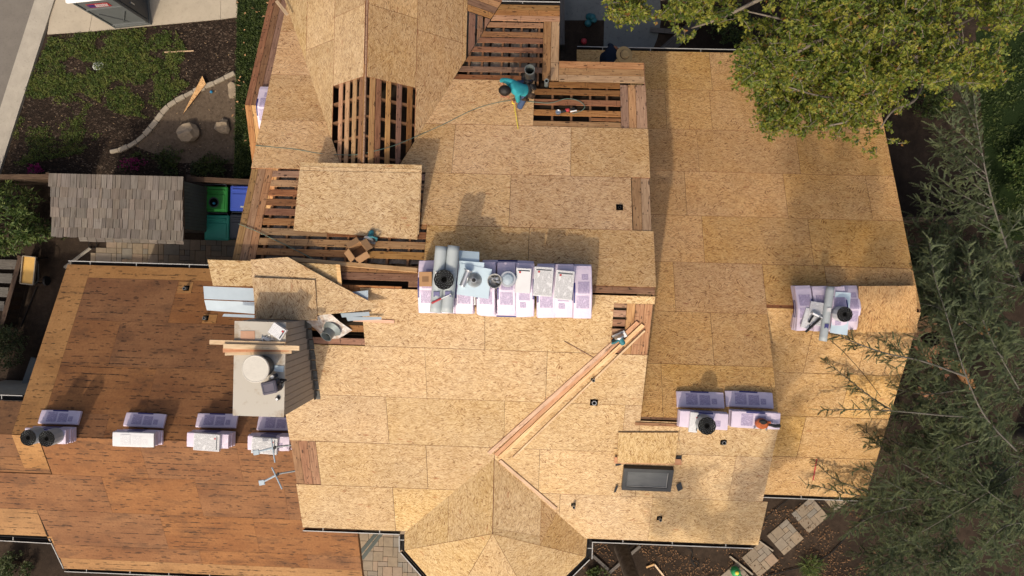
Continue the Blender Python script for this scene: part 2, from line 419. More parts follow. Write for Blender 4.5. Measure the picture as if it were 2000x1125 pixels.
def mk_ground():
    g = G('dirt', .97, .1); p = g.pos()
    a = g.noise(p, .45, 5, .6); b = g.noise(p, 5.0, 5, .7); c = g.noise(p, 28.0, 3, .7)
    col = g.mix(g.ramp(a, (.38, 0.0), (.62, 1.0)), (.028, .020, .015), (.060, .042, .030))
    col = g.mix(g.ramp(b, (.35, .7), (.65, 0.0)), col, (.022, .016, .012))
    col = g.mix(g.ramp(c, (.66, 0.0), (.74, .75)), col, (.17, .13, .095))
    g.color(col); g.bump(b, .05, .6)
    g = G('dirt_light', .97, .1); b = g.noise(g.pos(), 3.0, 5, .7); c = g.noise(g.pos(), 24.0, 3, .7)
    col = g.mix(b, (.075, .054, .038), (.155, .115, .08)); col = g.mix(g.ramp(c, (.6, 0.0), (.72, .6)), col, (.26, .21, .16))
    col = g.mix(g.ramp(g.noise(g.pos(), 9.0, 4, .7), (.3, .8), (.5, 0.0)), col, (.05, .036, .026))
    g.color(col); g.bump(b, .04, .5)
    g = G('mulch', .97, .1); p = g.pos()
    vo = g.n('TexVoronoi', {'Vector': g.mp(p, (1, 1.4, 1)), 'Scale': 24.0}); r = g.sep(vo.outputs[1], 0)
    col = g.ramp(r, (0.0, (.014, .010, .008)), (.6, (.030, .021, .015)), (.9, (.060, .040, .028)), (.99, (.13, .10, .075)))
    col = g.mix(g.ramp(g.noise(p, 1.2, 4, .6), (.35, .6), (.6, 0.0)), col, (.014, .010, .008))
    g.color(col); g.bump(vo.outputs[0], .03, .6)
    g = G('lawn', .95, .1); p = g.pos()
    col = g.mix(g.noise(p, 3.0, 5, .7), (.008, .016, .005), (.024, .040, .012)); g.color(col); g.bump(g.noise(p, 40, 3, .7), .05, .8)
    g = G('paver', .92, .2); rn = g.rnd(); b = g.noise(g.pos(), 7.0, 4, .65)
    col = g.ramp(rn, (0.0, (.22, .178, .13)), (.35, (.29, .225, .155)), (.7, (.21, .19, .16)), (1.0, (.31, .225, .155)))
    g.color(g.hsv(col, .5, 1.0, mapr(g, b, .7, 1.3))); g.bump(b, .01, .3)
mk_ground()
def mk_leaf(name, a, b, c, tr=.25):
    g = G(name, .55, .35); rn = g.vor(g.pos(), 9.0, 1); r = g.sep(rn, 0)
    n = g.noise(g.pos(), 1.6, 3, .6)
    col = g.ramp(g.ma('ADD', g.ma('MULTIPLY', r, .55), g.ma('MULTIPLY', n, .45)), (.2, a), (.5, b), (.78, c))
    g.color(col)
    t = g.n('BsdfTranslucent', {0: g.hsv(col, .49, 1.1, 1.3)}); mx = g.n('MixShader', {0: tr, 1: g.b.outputs[0], 2: t.outputs[0]})
    g.t.links.new(mx.outputs[0], g.out.inputs[0])
mk_leaf('leaf_sycamore', (.045, .080, .011), (.13, .165, .019), (.27, .255, .036))
mk_leaf('leaf_autumn', (.22, .13, .03), (.25, .16, .035), (.26, .10, .03))
mk_leaf('needle', (.15, .185, .115), (.225, .27, .16), (.30, .34, .19), .45)
mk_leaf('leaf_hedge', (.022, .038, .009), (.05, .075, .016), (.085, .11, .025), .15)
mk_leaf('leaf_weed', (.05, .08, .016), (.10, .145, .028), (.18, .20, .05), .25)
mk_leaf('leaf_lance', (.03, .06, .012), (.07, .115, .025), (.16, .19, .05), .2)
mk_leaf('leaf_shrub', (.03, .048, .014), (.065, .088, .028), (.12, .135, .055), .2)
def mk_glass():
    g = G('skylight_glass', .12, .6); n = g.noise(g.mp(g.uv(), (3, 9, 1)), 1.0, 5, .7)
    g.color(g.mix(n, (.035, .04, .043), (.11, .115, .115))); g.set('Roughness', mapr(g, n, .1, .6))
    g = G('chimney_cap', .6, .3); n = g.noise(g.pos(), 2.5, 5, .65)
    g.color(g.mix(g.ramp(n, (.52, 0.0), (.72, .85)), (.45, .42, .365), (.25, .16, .08)))
    g = G('tarp_film', .3, .5); n = g.noise(g.pos(), 9.0, 4, .65)
    g.color(g.mix(g.ramp(n, (.4, 0.0), (.62, 1.0)), (.44, .33, .26), (.62, .60, .57))); g.bump(n, .03, .6)
mk_glass()
# ---------------------------------------------------------------- the house
house = thing('house', 'large house with bare new strand board roof under repair, filling the yard', 'house')
def clip_poly(pts, hp):
    a, b, c = hp; out = []
    for i, p in enumerate(pts):
        q = pts[(i+1) % len(pts)]; dp, dq = a*p[0]+b*p[1]-c, a*q[0]+b*q[1]-c
        if dp <= 0: out.append(p)
        if (dp < 0) != (dq < 0) and abs(dp-dq) > 1e-12:
            t = dp/(dp-dq); out.append((p[0]+(q[0]-p[0])*t, p[1]+(q[1]-p[1])*t))
    return out
def slab(name, plane, pts, mats, h, th, rot=False, parent=None):
    """one flat piece lying on a slope: pts in plan, top raised h above the slope"""
    if len(pts) < 3: return None
    ar = sum(pts[i][0]*pts[(i+1) % len(pts)][1]-pts[(i+1) % len(pts)][0]*pts[i][1] for i in range(len(pts)))/2
    if abs(ar) < .004: return None
    if ar < 0: pts = pts[::-1]
    n = pnorm(plane); a, b, c = PL[plane]; ou, ov = R.uniform(0, 60), R.uniform(0, 60)
    P = [pz(plane, x, y, h) for x, y in pts]
    su, sv = math.sqrt(1+a*a), math.sqrt(1+b*b)
    uv = [((y*sv+ou, x*su+ov) if rot else (x*su+ou, y*sv+ov)) for x, y in pts]
    mb = MB(); loc = sum(P, V((0, 0, 0)))/len(P)
    mb.prism(P, -n*th, 0, len(mats)-1, uv)
    return mb.build(name, mats, house if parent is None else parent)
GAP = .0032
def sheet(plane, x0, x1, y0, y1, clip=(), mat='osb', rot=False, h=.0125, name='osb_sheet'):
    x0, x1 = sorted((x0, x1)); y0, y1 = sorted((y0, y1))
    g = GAP*R.uniform(.7, 1.6); dx = R.uniform(-.003, .003)
    pts = [(x0+g, y0+g), (x1-g, y0+g+dx*.4), (x1-g, y1-g), (x0+g, y1-g)]
    for c in clip: pts = clip_poly(pts, c)
    return slab(name, plane, pts, [mat, 'osb_edge'], h + R.uniform(-.0006, .0012), .0115, rot)
def sheets(plane, y0, y1, pxs, clip=(), mat=None, x_lo=None, x_hi=None, **k):
    mat = mat or ('osb_shady_slope' if plane == 'N' else 'osb'); ym = (y0+y1)/2; xs = [(q if isinstance(q, float) else xat(q, plane, ym)) for q in pxs]
    for a, b in zip(xs, xs[1:]): sheet(plane, a, b, y0, y1, clip, mat, **k)
def board(plane, x0, x1, y0, y1, along='x', clip=(), mat='board', h=0.0, th=.019, name='roof_board'):
    x0, x1 = sorted((x0, x1)); y0, y1 = sorted((y0, y1)); j = lambda: R.uniform(-.004, .004)
    e = .004; ex, ey = (0, e) if along == 'x' else (e, 0)
    pts = [(x0+ex+j()*.5, y0+ey+j()*.4), (x1-ex+j()*.5, y0+ey+j()*.4), (x1-ex+j()*.5, y1-ey+j()*.4), (x0+ex+j()*.5, y1-ey+j()*.4)]
    for c in clip: pts = clip_poly(pts, c)
    return slab(name, plane, pts, [mat], h + R.uniform(-.002, .001), th, along == 'y')
def line_clip(p, q, keep):
    """half plane through plan points p, q that keeps the side of point keep"""
    a, b = q[1]-p[1], p[0]-q[0]; c = a*p[0]+b*p[1]
    return (a, b, c) if a*keep[0]+b*keep[1] <= c else (-a, -b, -c)
VR = (-1, .4713, 3.8348)       # keeps the main slope right of the valley
VRi = (1, -.4713, -3.8348-.012)     # keeps the cross gable left of it
VL = (1, .4713, -3.085)
VLi = (-1, -.4713, 3.085-.012)

# walls (gable shaped bodies, kept below the slopes, tops coloured dark for attic shade)
def body(x0, x1, prof, name='wall'):
    mb = MB(); A = [V((x0, y, z)) for y, z in prof]; B = [V((x1, y, z)) for y, z in prof]; n = len(prof)
    mb.face(A[::-1] if False else A, 0); mb.face(B[::-1], 0)
    for i in range(n):
        j = (i+1) % n; top = prof[i][1] > .01 and prof[j][1] > .01
        mb.face([A[i], B[i], B[j], A[j]], 1 if top else 0)
    return mb.build(name, ['wall_stucco', 'attic_shade'], house)
D = .34
def zz(p, y): return PL[p][2]+PL[p][1]*y
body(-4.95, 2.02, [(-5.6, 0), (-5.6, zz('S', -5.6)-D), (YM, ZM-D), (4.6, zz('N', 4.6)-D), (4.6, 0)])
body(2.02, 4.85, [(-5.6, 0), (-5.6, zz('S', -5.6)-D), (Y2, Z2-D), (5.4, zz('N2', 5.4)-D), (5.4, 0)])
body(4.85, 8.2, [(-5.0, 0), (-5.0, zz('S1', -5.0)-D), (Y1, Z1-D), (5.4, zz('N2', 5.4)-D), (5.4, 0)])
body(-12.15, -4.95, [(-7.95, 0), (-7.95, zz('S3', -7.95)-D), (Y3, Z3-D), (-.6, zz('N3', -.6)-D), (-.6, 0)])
body(.9, 2.02, [(4.6, 0), (4.6, zz('N2', 4.6)-.2), (5.4, zz('N2', 5.4)-.2), (5.4, 0)])
mb = MB()                                                     # cross gable body
pr = [(-5.4, 0), (-5.4, CZ-(CX+5.4)-D), (CX, CZ-D), (-1.75, CZ-(-1.75-CX)-D), (-1.75, 0)]
for i in range(5):
    j = (i+1) % 5; mb.face([V((pr[i][0], 4.62, pr[i][1])), V((pr[i][0], 7.5, pr[i][1])), V((pr[j][0], 7.5, pr[j][1])), V((pr[j][0], 4.62, pr[j][1]))], 1 if pr[i][1] > 0 < pr[j][1] else 0)
mb.face([V((x, 7.5, z)) for x, z in pr], 0)
mb.build('wall', ['wall_stucco', 'attic_shade'], house)

# ---- main slope away from the sun: rows of strand board, 1.22 m up the slope
ROW = 1.22*CS
rN = lambda i: 3.065 - i*ROW
xl = XLN
for y0, y1, xr, j in ((5.27+ROW, 5.27, 5.6, None), (5.27, rN(-1), 5.2, None), (rN(-1), rN(0), 4.6, None), (rN(0), rN(1), 4.0, None)):
    sheet('N', xl, -3.0, y0, y1, (VL,), 'osb_shady_slope')
sheets('N', rN(-1)-.02, rN(0), (700, 1043), (VR,))
sheets('N', rN(0), rN(1), (700, 886, 1115, XMR+.01), (VR,))
sheets('N', rN(1), rN(2), (826, 996, 1234))
sheets('N', rN(2), rN(3), (829, 1032, XMR+.03))
sheets('N', rN(1), rN(1)-.0, (800, 826))
# skip sheathing and solid edge boards on that slope
rx = lambda px, py, p='N': on(px, py, p)
def hboards(plane, x0, x1, ya, yb, pitch, w, clip=(), mats=('board', 'board_dark'), split=None):
    y = max(ya, yb)
    while y - w > min(ya, yb) - .01:
        m = R.choice(mats)
        if split and R.random() < .55:
            xs = x0 + (x1-x0)*R.uniform(.3, .7)
            board(plane, x0, xs, y-w, y, 'x', clip, m); board(plane, xs+.004, x1, y-w, y, 'x', clip, R.choice(mats))
        else: board(plane, x0, x1, y-w, y, 'x', clip, m)
        y -= pitch
def vboards(plane, xs, y0, y1, mat='board', clip=()):
    for a, b in zip(xs, xs[1:]): board(plane, a, b, y0, y1, 'y', clip, mat)
def rafters(plane, xs, y0, y1, w=.045, dep=.14, top=.021):
    for x in xs:
        pts = [(x-w/2, y0), (x+w/2, y0), (x+w/2, y1), (x-w/2, y1)]
        slab('rafter', plane, pts, ['rafter'], -top, dep, True)
def batts(plane, x0, x1, y0, y1, step, dep=.085, rows=3, prob=1.0):
    x = x0
    while x < x1-.1:
        xe = min(x+step-.05, x1)
        if R.random() < prob:
            mb = MB(); nx, ny = 5, 12
            P = [[pz(plane, x+(xe-x)*i/nx, y0+(y1-y0)*j/ny, -dep-.05*R.random()-(.04 if i in (0, nx) else 0)) for i in range(nx+1)] for j in range(ny+1)]
            for j in range(ny):
                for i in range(nx): mb.face([P[j][i], P[j][i+1], P[j+1][i+1], P[j+1][i]], 0)
            mb.build('insulation_batt', 'insulation', house)
        x += step
# field beside the kneeling worker
xa, xb = xat(1030, 'N', 3.7), xat(1212, 'N', 3.7)
ye = on(1150, 120, 'N').y
for py in (165.5, 180, 200, 220.5, 243):
    yc = on(1120, py, 'N').y
    board('N', xa if py > 170 else xat(1072, 'N', 4.1), xb-.005, yc-.068, yc+.068, 'x', (), R.choice(['board', 'board_dark']))
yc = on(1185, 232, 'N').y; board('N', xat(1155, 'N', yc), xb-.005, yc-.05, yc+.02, 'x', (), 'board_dark')
rafters('N', [xat(p, 'N', 3.6) for p in (1079, 1116, 1153, 1186)], 3.0, 4.35)
vboards('N', [xb, xb+.165, xb+.33, XMR], rN(0)-.02, on(1230, 166, 'N').y)
yb0 = on(1150, 160, 'N').y
hb = (ye-yb0)/3
xr4a, xr4b = xat(1060, 'N', 4.9), xat(1092, 'N', 4.9)
for k in range(3):
    board('N', xr4b+.004, XMR-.02, yb0+k*hb, yb0+(k+1)*hb-.003, 'x', (), 'board')
yt = on(1030, 9, 'N').y; yt2 = on(1030, 41, 'N').y
vboards('N', [xr4a, (xr4a+xr4b)/2, xr4b], on(1075, 156, 'N').y, yt2-.003)
for k in range(3): board('N', -1.6, xr4b, yt2+k*(yt-yt2)/3, yt2+(k+1)*(yt-yt2)/3-.003, 'x', (VR,), 'board')
for py in (47.5, 66, 78, 96, 115, 135, 151.5):
    yc = on(1000, py+1, 'N').y
    board('N', -2.6, xr4a-.004 if py < 150 else xat(1018, 'N', yc), yc-.066, yc+.066, 'x', (VR,), 'board_dark' if py > 60 else 'board')
    if 40 < py < 150: board('N', xr4a-.5, xr4a-.004, yc-.200, yc-.190, 'x', (VR,), 'board_dark', -.03)
rafters('N', [xat(p, 'N', 4.9) for p in (918, 943, 981, 1017, 1052)], 4.15, 5.75)
batts('N', xat(921, 'N', 4.9), xat(1050, 'N', 4.9), 4.2, 5.55, xat(981, 'N', 4.9)-xat(943, 'N', 4.9), .06)
# field under the loose sheets, left
xk = xat(518, 'N', 1.1); xe = xat(829, 'N', .3)
yl0 = on(470, 389, 'N').y; yl1 = on(455, 512, 'N').y
dxk = (xk-xl)/3
vboards('N', [xl+.01, xl+dxk, xl+2*dxk, xk], -.25, rN(1)-.004)
hboards('N', xk+.004, xe-.004, rN(1)-.03, .05, .203, .14, (), ('board', 'board', 'board_dark'), True)
hboards('N', xk+.004, xe-.004, .03, -.30, .150, .142, (), ('board_dark', 'lumber_pink'))
rafters('N', [xk+.12+.41*i for i in range(9)], -.2, rN(1)+.2)
batts('N', xk+.14, xe, .1, rN(1)+.1, .41, .05)
# solid strip on the right edge
vboards('N', [xat(1235, 'N', 1.4), xat(1253, 'N', 1.4), XMR-.01], rN(2)+.003, rN(1)-.003)
# ---- cross gable
yop = on(718, 150, 'CR').y
k1, k2 = .863, 1.726
xe_r = on(911, 60, 'CR').x
for pl, sg, vin in (('CR', 1, VRi), ('CL', -1, VLi)):
    X = lambda d: CX+sg*d
    for d0, d1, ys in ((.022, k1, (yop, 5.2, 7.4)), (k1, k2, (.6, 4.98 if sg > 0 else 4.75, 7.4)), (k2, 2.6, (.6, 4.2, 7.4))):
        lim = (X(d1) if sg < 0 or d1 < 1.8 else min(X(d1), xe_r))
        for a, b in zip(ys, ys[1:]): sheet(pl, X(d0), lim, a, b, (vin,), 'osb_shady_slope' if sg > 0 else 'osb', True)
    # old boards in the opening, parallel to the ridge
    pxs = ((721, 732), (733, 744), (753, 763), (774, 784), (794.5, 805)) if sg > 0 else ((708.5, 716.5), (700, 708), (687, 694.5), (673, 681), (660, 667.5))
    for a, b in pxs:
        xa_, xb_ = xat(a, pl, 3.0), xat(b, pl, 3.0)
        board(pl, xa_, xb_, .6, yop+.25, 'y', (vin, (-sg, 0, -sg*CX-.02)), R.choice(['board', 'board', 'board_dark']))
    for i in range(9):                                     # rafters run down the slope
        y = 1.0+.395*i
        pts = [(X(.03), y), (X(k1+.1), y), (X(k1+.1), y+.045), (X(.03), y+.045)]
        pts = clip_poly(pts, vin)
        slab('rafter', pl, pts, ['rafter'], -.021, .13)
mb = MB(); mb.box(Matrix.Translation((CX, 4.25, CZ-.095)), .035, 6.3, .14); mb.build('ridge_board', 'board_dark', house)
# lower half of the right gable slope, still in old boards
ylim = on(940, 30, 'CR').y
for a, b in ((916, 928), (932.5, 942.5), (946.5, 956.5)):
    board('CR', xat(a, 'CR', 5.2), xat(b, 'CR', 5.2), 3.5, ylim-.02, 'y', (VRi,), 'board_dark')
for k in range(4): board('CR', xe_r+.01, -.3, ylim+k*.15, ylim+k*.15+.146, 'x', (VRi,), 'board_dark' if k % 2 else 'board')
# ---- slope facing the sun (main house and middle wing)
rS = lambda i: -1.588 - i*ROW
bayA, bayL, bayR_ = (-.739, -4.064), (-2.86, -6.165), (1.43, -6.165)
BVL, BVR = line_clip(bayA, bayL, (-5, -4)), line_clip(bayA, bayR_, (5, -4))
sheets('S', YM-.06, rS(0), (708, 947, 1196))
sheets('S', YM-.06, on(1200, 592, 'S').y+.003, (1196, XMR+.02))
sheet('S', xat(790, 'S', -.6), xat(790, 'S', -.6), 0, 0)
ych = on(640, 676, 'S').y
sheets('S', ych, rS(0), (560, 708)) if False else None
sheet('S', -4.45, xat(706, 'S', -1.3), rS(0), ych)
sheet('S', XLS, xat(832, 'S', rS(.5)), rS(0), rS(1))
sheets('S', rS(0), rS(1), (832, 1067, XMR))
sheets('S', rS(1), rS(2)+.0, (757, 985, 1217, XMR))
sheet('S', XLS, xat(757, 'S', rS(1.5)), rS(1), rS(2))
sheets('S', rS(2), rS(3), (622, 834, xat(966, 'S', rS(2.5))), (BVL,))
sheets('S', rS(2), rS(3), (xat(966, 'S', rS(2.5)), 1053, 1245, 1430, XMID), (BVR,))
sheets('S', rS(3), YSE, (XLS, 770, -.74), (BVL,))
sheets('S', rS(3), YSE, (-.74, 1092, 1270, 1490, XMID), (BVR,))
sheets('S', Y2-.02, rS(2), (xat(1240, 'S', -3.4), 1330, XMID)) if False else sheets('S', Y2-.02, rS(2), (XMR+.0, 1325, XMID))
yA, yB = on(1200, 592, 'S').y, rS(0)+.0                     # boarded holes
ybt = on(1230, 696, 'S').y
xh0 = xat(1219, 'S', -1.2)
vboards('S', [xh0, xh0+(XMR-xh0)/3, xh0+2*(XMR-xh0)/3, XMR-.01], ybt-.02, yA-.003)
hboards('S', xat(1190, 'S', -1.1), xh0-.004, yA+.05, ybt, .185, .14, (), ('board_dark',))
sheets('S', rS(0)+.0, ybt, (1196, 1197)) if False else None
hboards('S', -4.55, xat(712, 'S', -1.1), on(650, 634, 'S').y, on(650, 678, 'S').y, .27, .14, (), ('board_dark',))
hboards('S', xat(655, 'S', -.5), xat(785, 'S', -.5), YM-.02, on(700, 575, 'S').y, .15, .143, (), ('lumber_pink', 'board_dark'))
xv = xat(574, 'S', rS(2.5)); xw = xat(622, 'S', rS(2.5))
vboards('S', [XLS+.01, XLS+(xw-XLS)/3, XLS+2*(xw-XLS)/3, xw-.004], rS(3)+.004, rS(2)-.004, 'board_dark')
# ---- right wing and middle wing, slope away from the sun
rN2 = lambda i: 3.614 - i*ROW
A = 'osb_aged_shade'
sheets('N2', rN2(-1), YN2, (.95, 1388, 1610, XR), (), A)
sheets('N2', rN2(-1), rN2(0), (.95, 1300, 1388, 1610, XR), (), A)
sheets('N2', rN2(0), rN2(1), (2.0, 1363, 1558, XR), (), A)
sheets('N2', rN2(1), rN2(2), (2.0, 1339, 1534, 1697, XR), (), A)
sheets('N2', rN2(2), rN2(3), (2.0, 1373, 1583, XR), (), A)
sheets('N2', rN2(3), Y1+.03, (XMID, 1615, XR), (), A)
sheets('N2', rN2(3), rN2(4), (2.0, 1317, XMID), (), A)
sheets('N2', rN2(4), rN2(5), (2.0, 1391, XMID), (), A)
sheets('N2', rN2(5), Y2+.05, (2.0, 1293, XMID), (), A)
# right wing, sunny slope
r1 = on(1512, 726, 'S1').y
sheets('S1', Y1-.03, r1, (5.0, 1582, 1690, XR), (), 'osb_amber')
ys = [r1, r1-ROW, r1-2*ROW, r1-3*ROW, Y1SE]
for i, jt in enumerate(((5.0, 1650, XR), (5.0, 1565, XR), (5.0, 1588, XR), (5.0, 1620, XR))):
    sheets('S1', ys[i], ys[i+1], jt, (), 'osb_amber')
# ridge strips of old board showing in the gaps
for x0, x1, y, p in ((XMR-.2, 3.5, Y2+.03, 'N2'), (XMID+.0, 6.0, Y1+.0, 'N2'), (-2.4, XMR, YM+.0, 'N')):
    board(p, x0, x1, y-.02, y+.10, 'x', (), 'board_dark', -.001)
board('S', xat(1240, 'S', Y2-.1), xat(1327, 'S', Y2-.1), Y2-.115, Y2-.04, 'x', (), 'board_dark', .04)
# ---- bay at the eave: little hipped roof
def flat(name, pts, mats, th=.0115, ud=None):
    pts = [V(p) for p in pts]; n = (pts[1]-pts[0]).cross(pts[2]-pts[0]).normalized()
    if n.z < 0: pts = pts[::-1]; n = -n
    c = sum(pts, V((0, 0, 0)))/len(pts)
    pts = [c+(p-c)*(1-.004/max(.3, (p-c).length)) for p in pts]
    ud = V(ud or (1, 0, 0)); ud = (ud-n*ud.dot(n)).normalized(); vd = n.cross(ud); ou, ov = R.uniform(0, 50), R.uniform(0, 50)
    mb = MB(); mb.prism([p+n*.0125 for p in pts], -n*th, 0, len(mats)-1, [(p.dot(ud)+ou, p.dot(vd)+ov) for p in pts]); return mb.build(name, mats, house)
zp = 6.746
bz = lambda x: zp-.467*abs(x+.73)
def bp(x, y): return V((x, y, bz(x)))
Pk = V((-.725, -5.705, zp)); A0 = V((-.735, -4.064, zp)); ez = bz(-2.8)
c0, c1, c2, c3 = V((-2.79, -6.52, ez)), V((-1.67, -7.72, ez)), V((.24, -7.72, ez)), V((1.38, -6.50, ez))
vl, vr = V((-2.80, -6.11, ez)), V((1.40, -6.06, ez))
OE = ['osb', 'osb_edge']
def lerp(a, b, t): return a+(b-a)*t
tq = .49
mL, hL = lerp(A0, vl, tq), lerp(Pk, c0, tq); mR, hR = lerp(A0, vr, tq), lerp(Pk, c3, tq)
flat('osb_sheet', [A0, mL, hL, Pk], OE, ud=(0, 1, 0)); flat('osb_sheet', [mL, vl, c0, hL], OE, ud=(.5, 1, 0))
xq = lerp(A0, Pk, .93); hq = lerp(mR, hR, .8)
flat('osb_sheet', [A0, xq, hq, mR], OE, ud=(0, 1, 0)); flat('osb_sheet', [xq, Pk, hR, hq], OE, ud=(1, .2, 0))
q1 = lerp(mR, vr, .33)
flat('osb_sheet', [mR, hR, q1], ['osb_amber', 'osb_edge'], ud=(1, -1, 0)); flat('osb_sheet', [q1, hR, c3, vr], ['osb_amber', 'osb_edge'], ud=(1, 1, 0))
flat('osb_sheet', [Pk, c0, c1], OE, ud=(1, -1, 0)); flat('osb_sheet', [Pk, c1, c2], OE, ud=(.3, -1, 0)); flat('osb_sheet', [Pk, c2, c3], OE, ud=(1, 1, 0))
mb = MB()
ctr = V((-.7, -5.6, 0)); loop = [V((vl.x, -5.5, ez)), c0, c1, c2, c3, V((vr.x, -5.5, ez))]
lp = [ctr+(p-ctr)*.86 for p in loop]; lp = [V((p.x, p.y, ez-.12)) for p in lp]
for a, b in zip(lp, lp[1:]): mb.face([V((a.x, a.y, 0)), V((b.x, b.y, 0)), b, a], 0)
mb.face(lp, 1); mb.build('wall', ['wall_stucco', 'attic_shade'], house)
# ---- low gable at the left edge
PL['LG_N'] = (0, -S, 6.0+S*3.571); PL['LG_S'] = (0, .40, 6.0-.40*3.571)
xs = [-6.647+.155*i for i in range(5)]
vboards('LG_N', xs, 3.571, 8.2, 'board_dark'); vboards('LG_S', xs, 1.2, 3.567, 'board')  # shade put into the colour: darker boards north, lighter ones on the sunny side
body(-6.2, -4.96, [(1.4, 0), (1.4, PL['LG_S'][2]+.4*1.4-.3), (3.571, 5.7), (8.0, PL['LG_N'][2]-S*8-.3), (8.0, 0)])
# ---- old plywood roof on the left
P3 = 'plywood_old'
def ply(plane, x0, x1, y0, y1, mat=P3, clip=(), h=.006):
    x0, x1 = sorted((x0, x1)); y0, y1 = sorted((y0, y1)); g = .002
    pts = [(x0+g, y0+g), (x1-g, y0+g), (x1-g, y1-g), (x0+g, y1-g)]
    for c in clip: pts = clip_poly(pts, c)
    return slab('plywood_sheet', plane, pts, [mat], h+R.uniform(-.001, .001), .013)
W3 = 1.22*math.cos(math.atan(.4936))
xs_in = XL+.66; yni = Y3N-.33; ysi = Y3S+.36
ply('N3', XL, xs_in, Y3+.01, Y3N, 'plywood_edge'); ply('N3', xs_in, -4.2, yni, Y3N, 'plywood_edge')
ply('S3', XL, xs_in-.02, -5.25, Y3-.005, 'plywood_edge')
y = yni; r = 0
jt = [[xat(340, 'N3', -1), -6.7], [xat(227, 'N3', -2), xat(412, 'N3', -2)], [xat(300, 'N3', -3), -7.2], [xat(210, 'N3', -4), xat(395, 'N3', -4)]]
while y > Y3+.05:
    y2 = max(y-W3, Y3+.008); X = [xs_in]+jt[r % 4]+[-4.2]
    for a, b in zip(X, X[1:]): ply('N3', a, b, y2, y, 'plywood_old')
    y = y2; r += 1
for px, py, w, hh in ((362, 562, .38, .30), (410, 623, .36, .22)):
    P = on(px, py, 'N3'); ply('N3', P.x-w/2, P.x+w/2, P.y-hh/2, P.y+hh/2, 'plywood_edge', (), .017)
y = Y3; r = 0
XW = at(120, 1113, 3.3).x
jt = [[xat(283, 'S3', -5), xat(470, 'S3', -5)], [xat(210, 'S3', -6), xat(390, 'S3', -6), xat(560, 'S3', -6)], [xat(320, 'S3', -7), xat(500, 'S3', -7)], [xat(390, 'S3', -7.7), xat(600, 'S3', -7.7)]]
while y > ysi+.05:
    y2 = max(y-W3, ysi); lo = xs_in if r == 0 else (-16.0 if r < 3 else XW)
    if r == 2: lo = -16.0
    X = [lo]+jt[r % 4]+[-4.32]
    for a, b in zip(X, X[1:]):
        cl = (line_clip((-16, at(0, 1047, 3.8).y), (at(95, 1052, 3.7).x, at(95, 1052, 3.7).y), (-8, -5)), line_clip((at(97, 1052, 3.7).x, at(97, 1052, 3.7).y), (XW, Y3S), (-8, -5))) if a < -11.5 else ()
        if a < -11.5 and r >= 2:
            xm = at(97, 1052, 3.6).x
            yl = on(60, 1046, 'S3').y
            if y2 < yl:
                ply('S3', xm+.0, b, y2, y, P3, (cl[1],)); ply('S3', a, xm, yl, y, 'plywood_edge')
            else: ply('S3', a, b, y2, y, P3)
        else: ply('S3', a, b, y2, y, P3)
    y = y2; r += 1
ply('S3', XW, -4.32, Y3S, ysi, 'plywood_edge', (line_clip((at(97, 1052, 3.7).x, at(97, 1052, 3.7).y), (XW, Y3S), (-8, -5)),))
# lower roof continuing to the left edge of the plot
PL['LN'] = (0, -.4936, 3.0745-.03); PL['LS'] = (0, .4936, 7.3337-.03)
ply('LN', -17, XL+.2, Y3, on(10, 782, 'LN').y, 'plywood_grey'); ply('LS', -17, XL+.35, -4.95, Y3-.004, 'plywood_grey'); ply('LS', -17, XL+.62, -5.46, -4.954, 'plywood_grey')
body(-16.5, -12.15, [(-6.6, 0), (-6.6, 3.2), (Y3, Z3-.7), (-3.9, 4.4), (-3.9, 0)])

# ---- fascia and gutters
def gutter(p0, p1, out, w=.125, dep=.11, step=1.1, lip=True, drop=.0):
    p0, p1, out = V(p0), V(p1), V(out).normalized(); t = (p1-p0).normalized(); L = (p1-p0).length
    n = V((0, 0, 1)); M = Matrix((t, out, t.cross(out))).transposed().to_4x4()
    if t.cross(out).z < 0: M = Matrix((-t, out, (-t).cross(out))).transposed().to_4x4()
    M.translation = (p0+p1)/2 + V((0, 0, -.03-drop))
    mb = MB()
    mb.box(M, L, .012, dep, 0, (0, .008, -dep/2)); mb.box(M, L, w-.03, .008, 0, (0, w/2, -dep-.006))
    mb.box(M, L, .012, dep, 0, (0, w-.004, -dep/2-.006)); mb.box(M, L+.01, .020, .014, 1, (0, w, .004))
    o = mb.build('gutter', ['gutter_in', 'gutter_lip'], house)
    k = max(1, int(L/step)); 
    for i in range(k):
        mb = MB(); f = M @ Matrix.Translation(((i+.5)*L/k-L/2+R.uniform(-.1, .1), w/2, -.004)); mb.box(f, .018, w-.03, .006)
        mb.build('gutter_hanger', 'gutter_lip', o)
    return o
def fascia(p0, p1, hgt=.16, th=.03, mat='board_dark'):
    p0, p1 = V(p0), V(p1); t = (p1-p0).normalized(); M = Matrix((t, V((0, 0, 1)).cross(t), V((0, 0, 1)))).transposed().to_4x4(); M.translation = (p0+p1)/2-V((0, 0, hgt/2+.03))
    mb = MB(); mb.box(M, (p1-p0).length, th, hgt); mb.build('fascia', mat, house)
def eave(x0, x1, y, z, sy):
    fascia((x0, y-sy*.05, z), (x1, y-sy*.05, z)); gutter((x0, y-sy*.03, z), (x1, y-sy*.03, z), (0, sy, 0))
eave(XL, -6.1, Y3N, zz('N3', Y3N), 1)
eave(XW, -4.32, Y3S, zz('S3', Y3S), -1)
eave(XLS, -2.92, YSE, zz('S', YSE), -1); eave(1.52, XMID, YSE, zz('S', YSE), -1)
eave(XMID+.03, XR, Y1SE, zz('S1', Y1SE), -1)
eave(.97, XR, YN2, zz('N2', YN2), 1)
gutter((-1.2, yt+.02, zz('N', yt)), (xr4b, yt+.02, zz('N', yt)), (0, 1, 0), .06, .06)
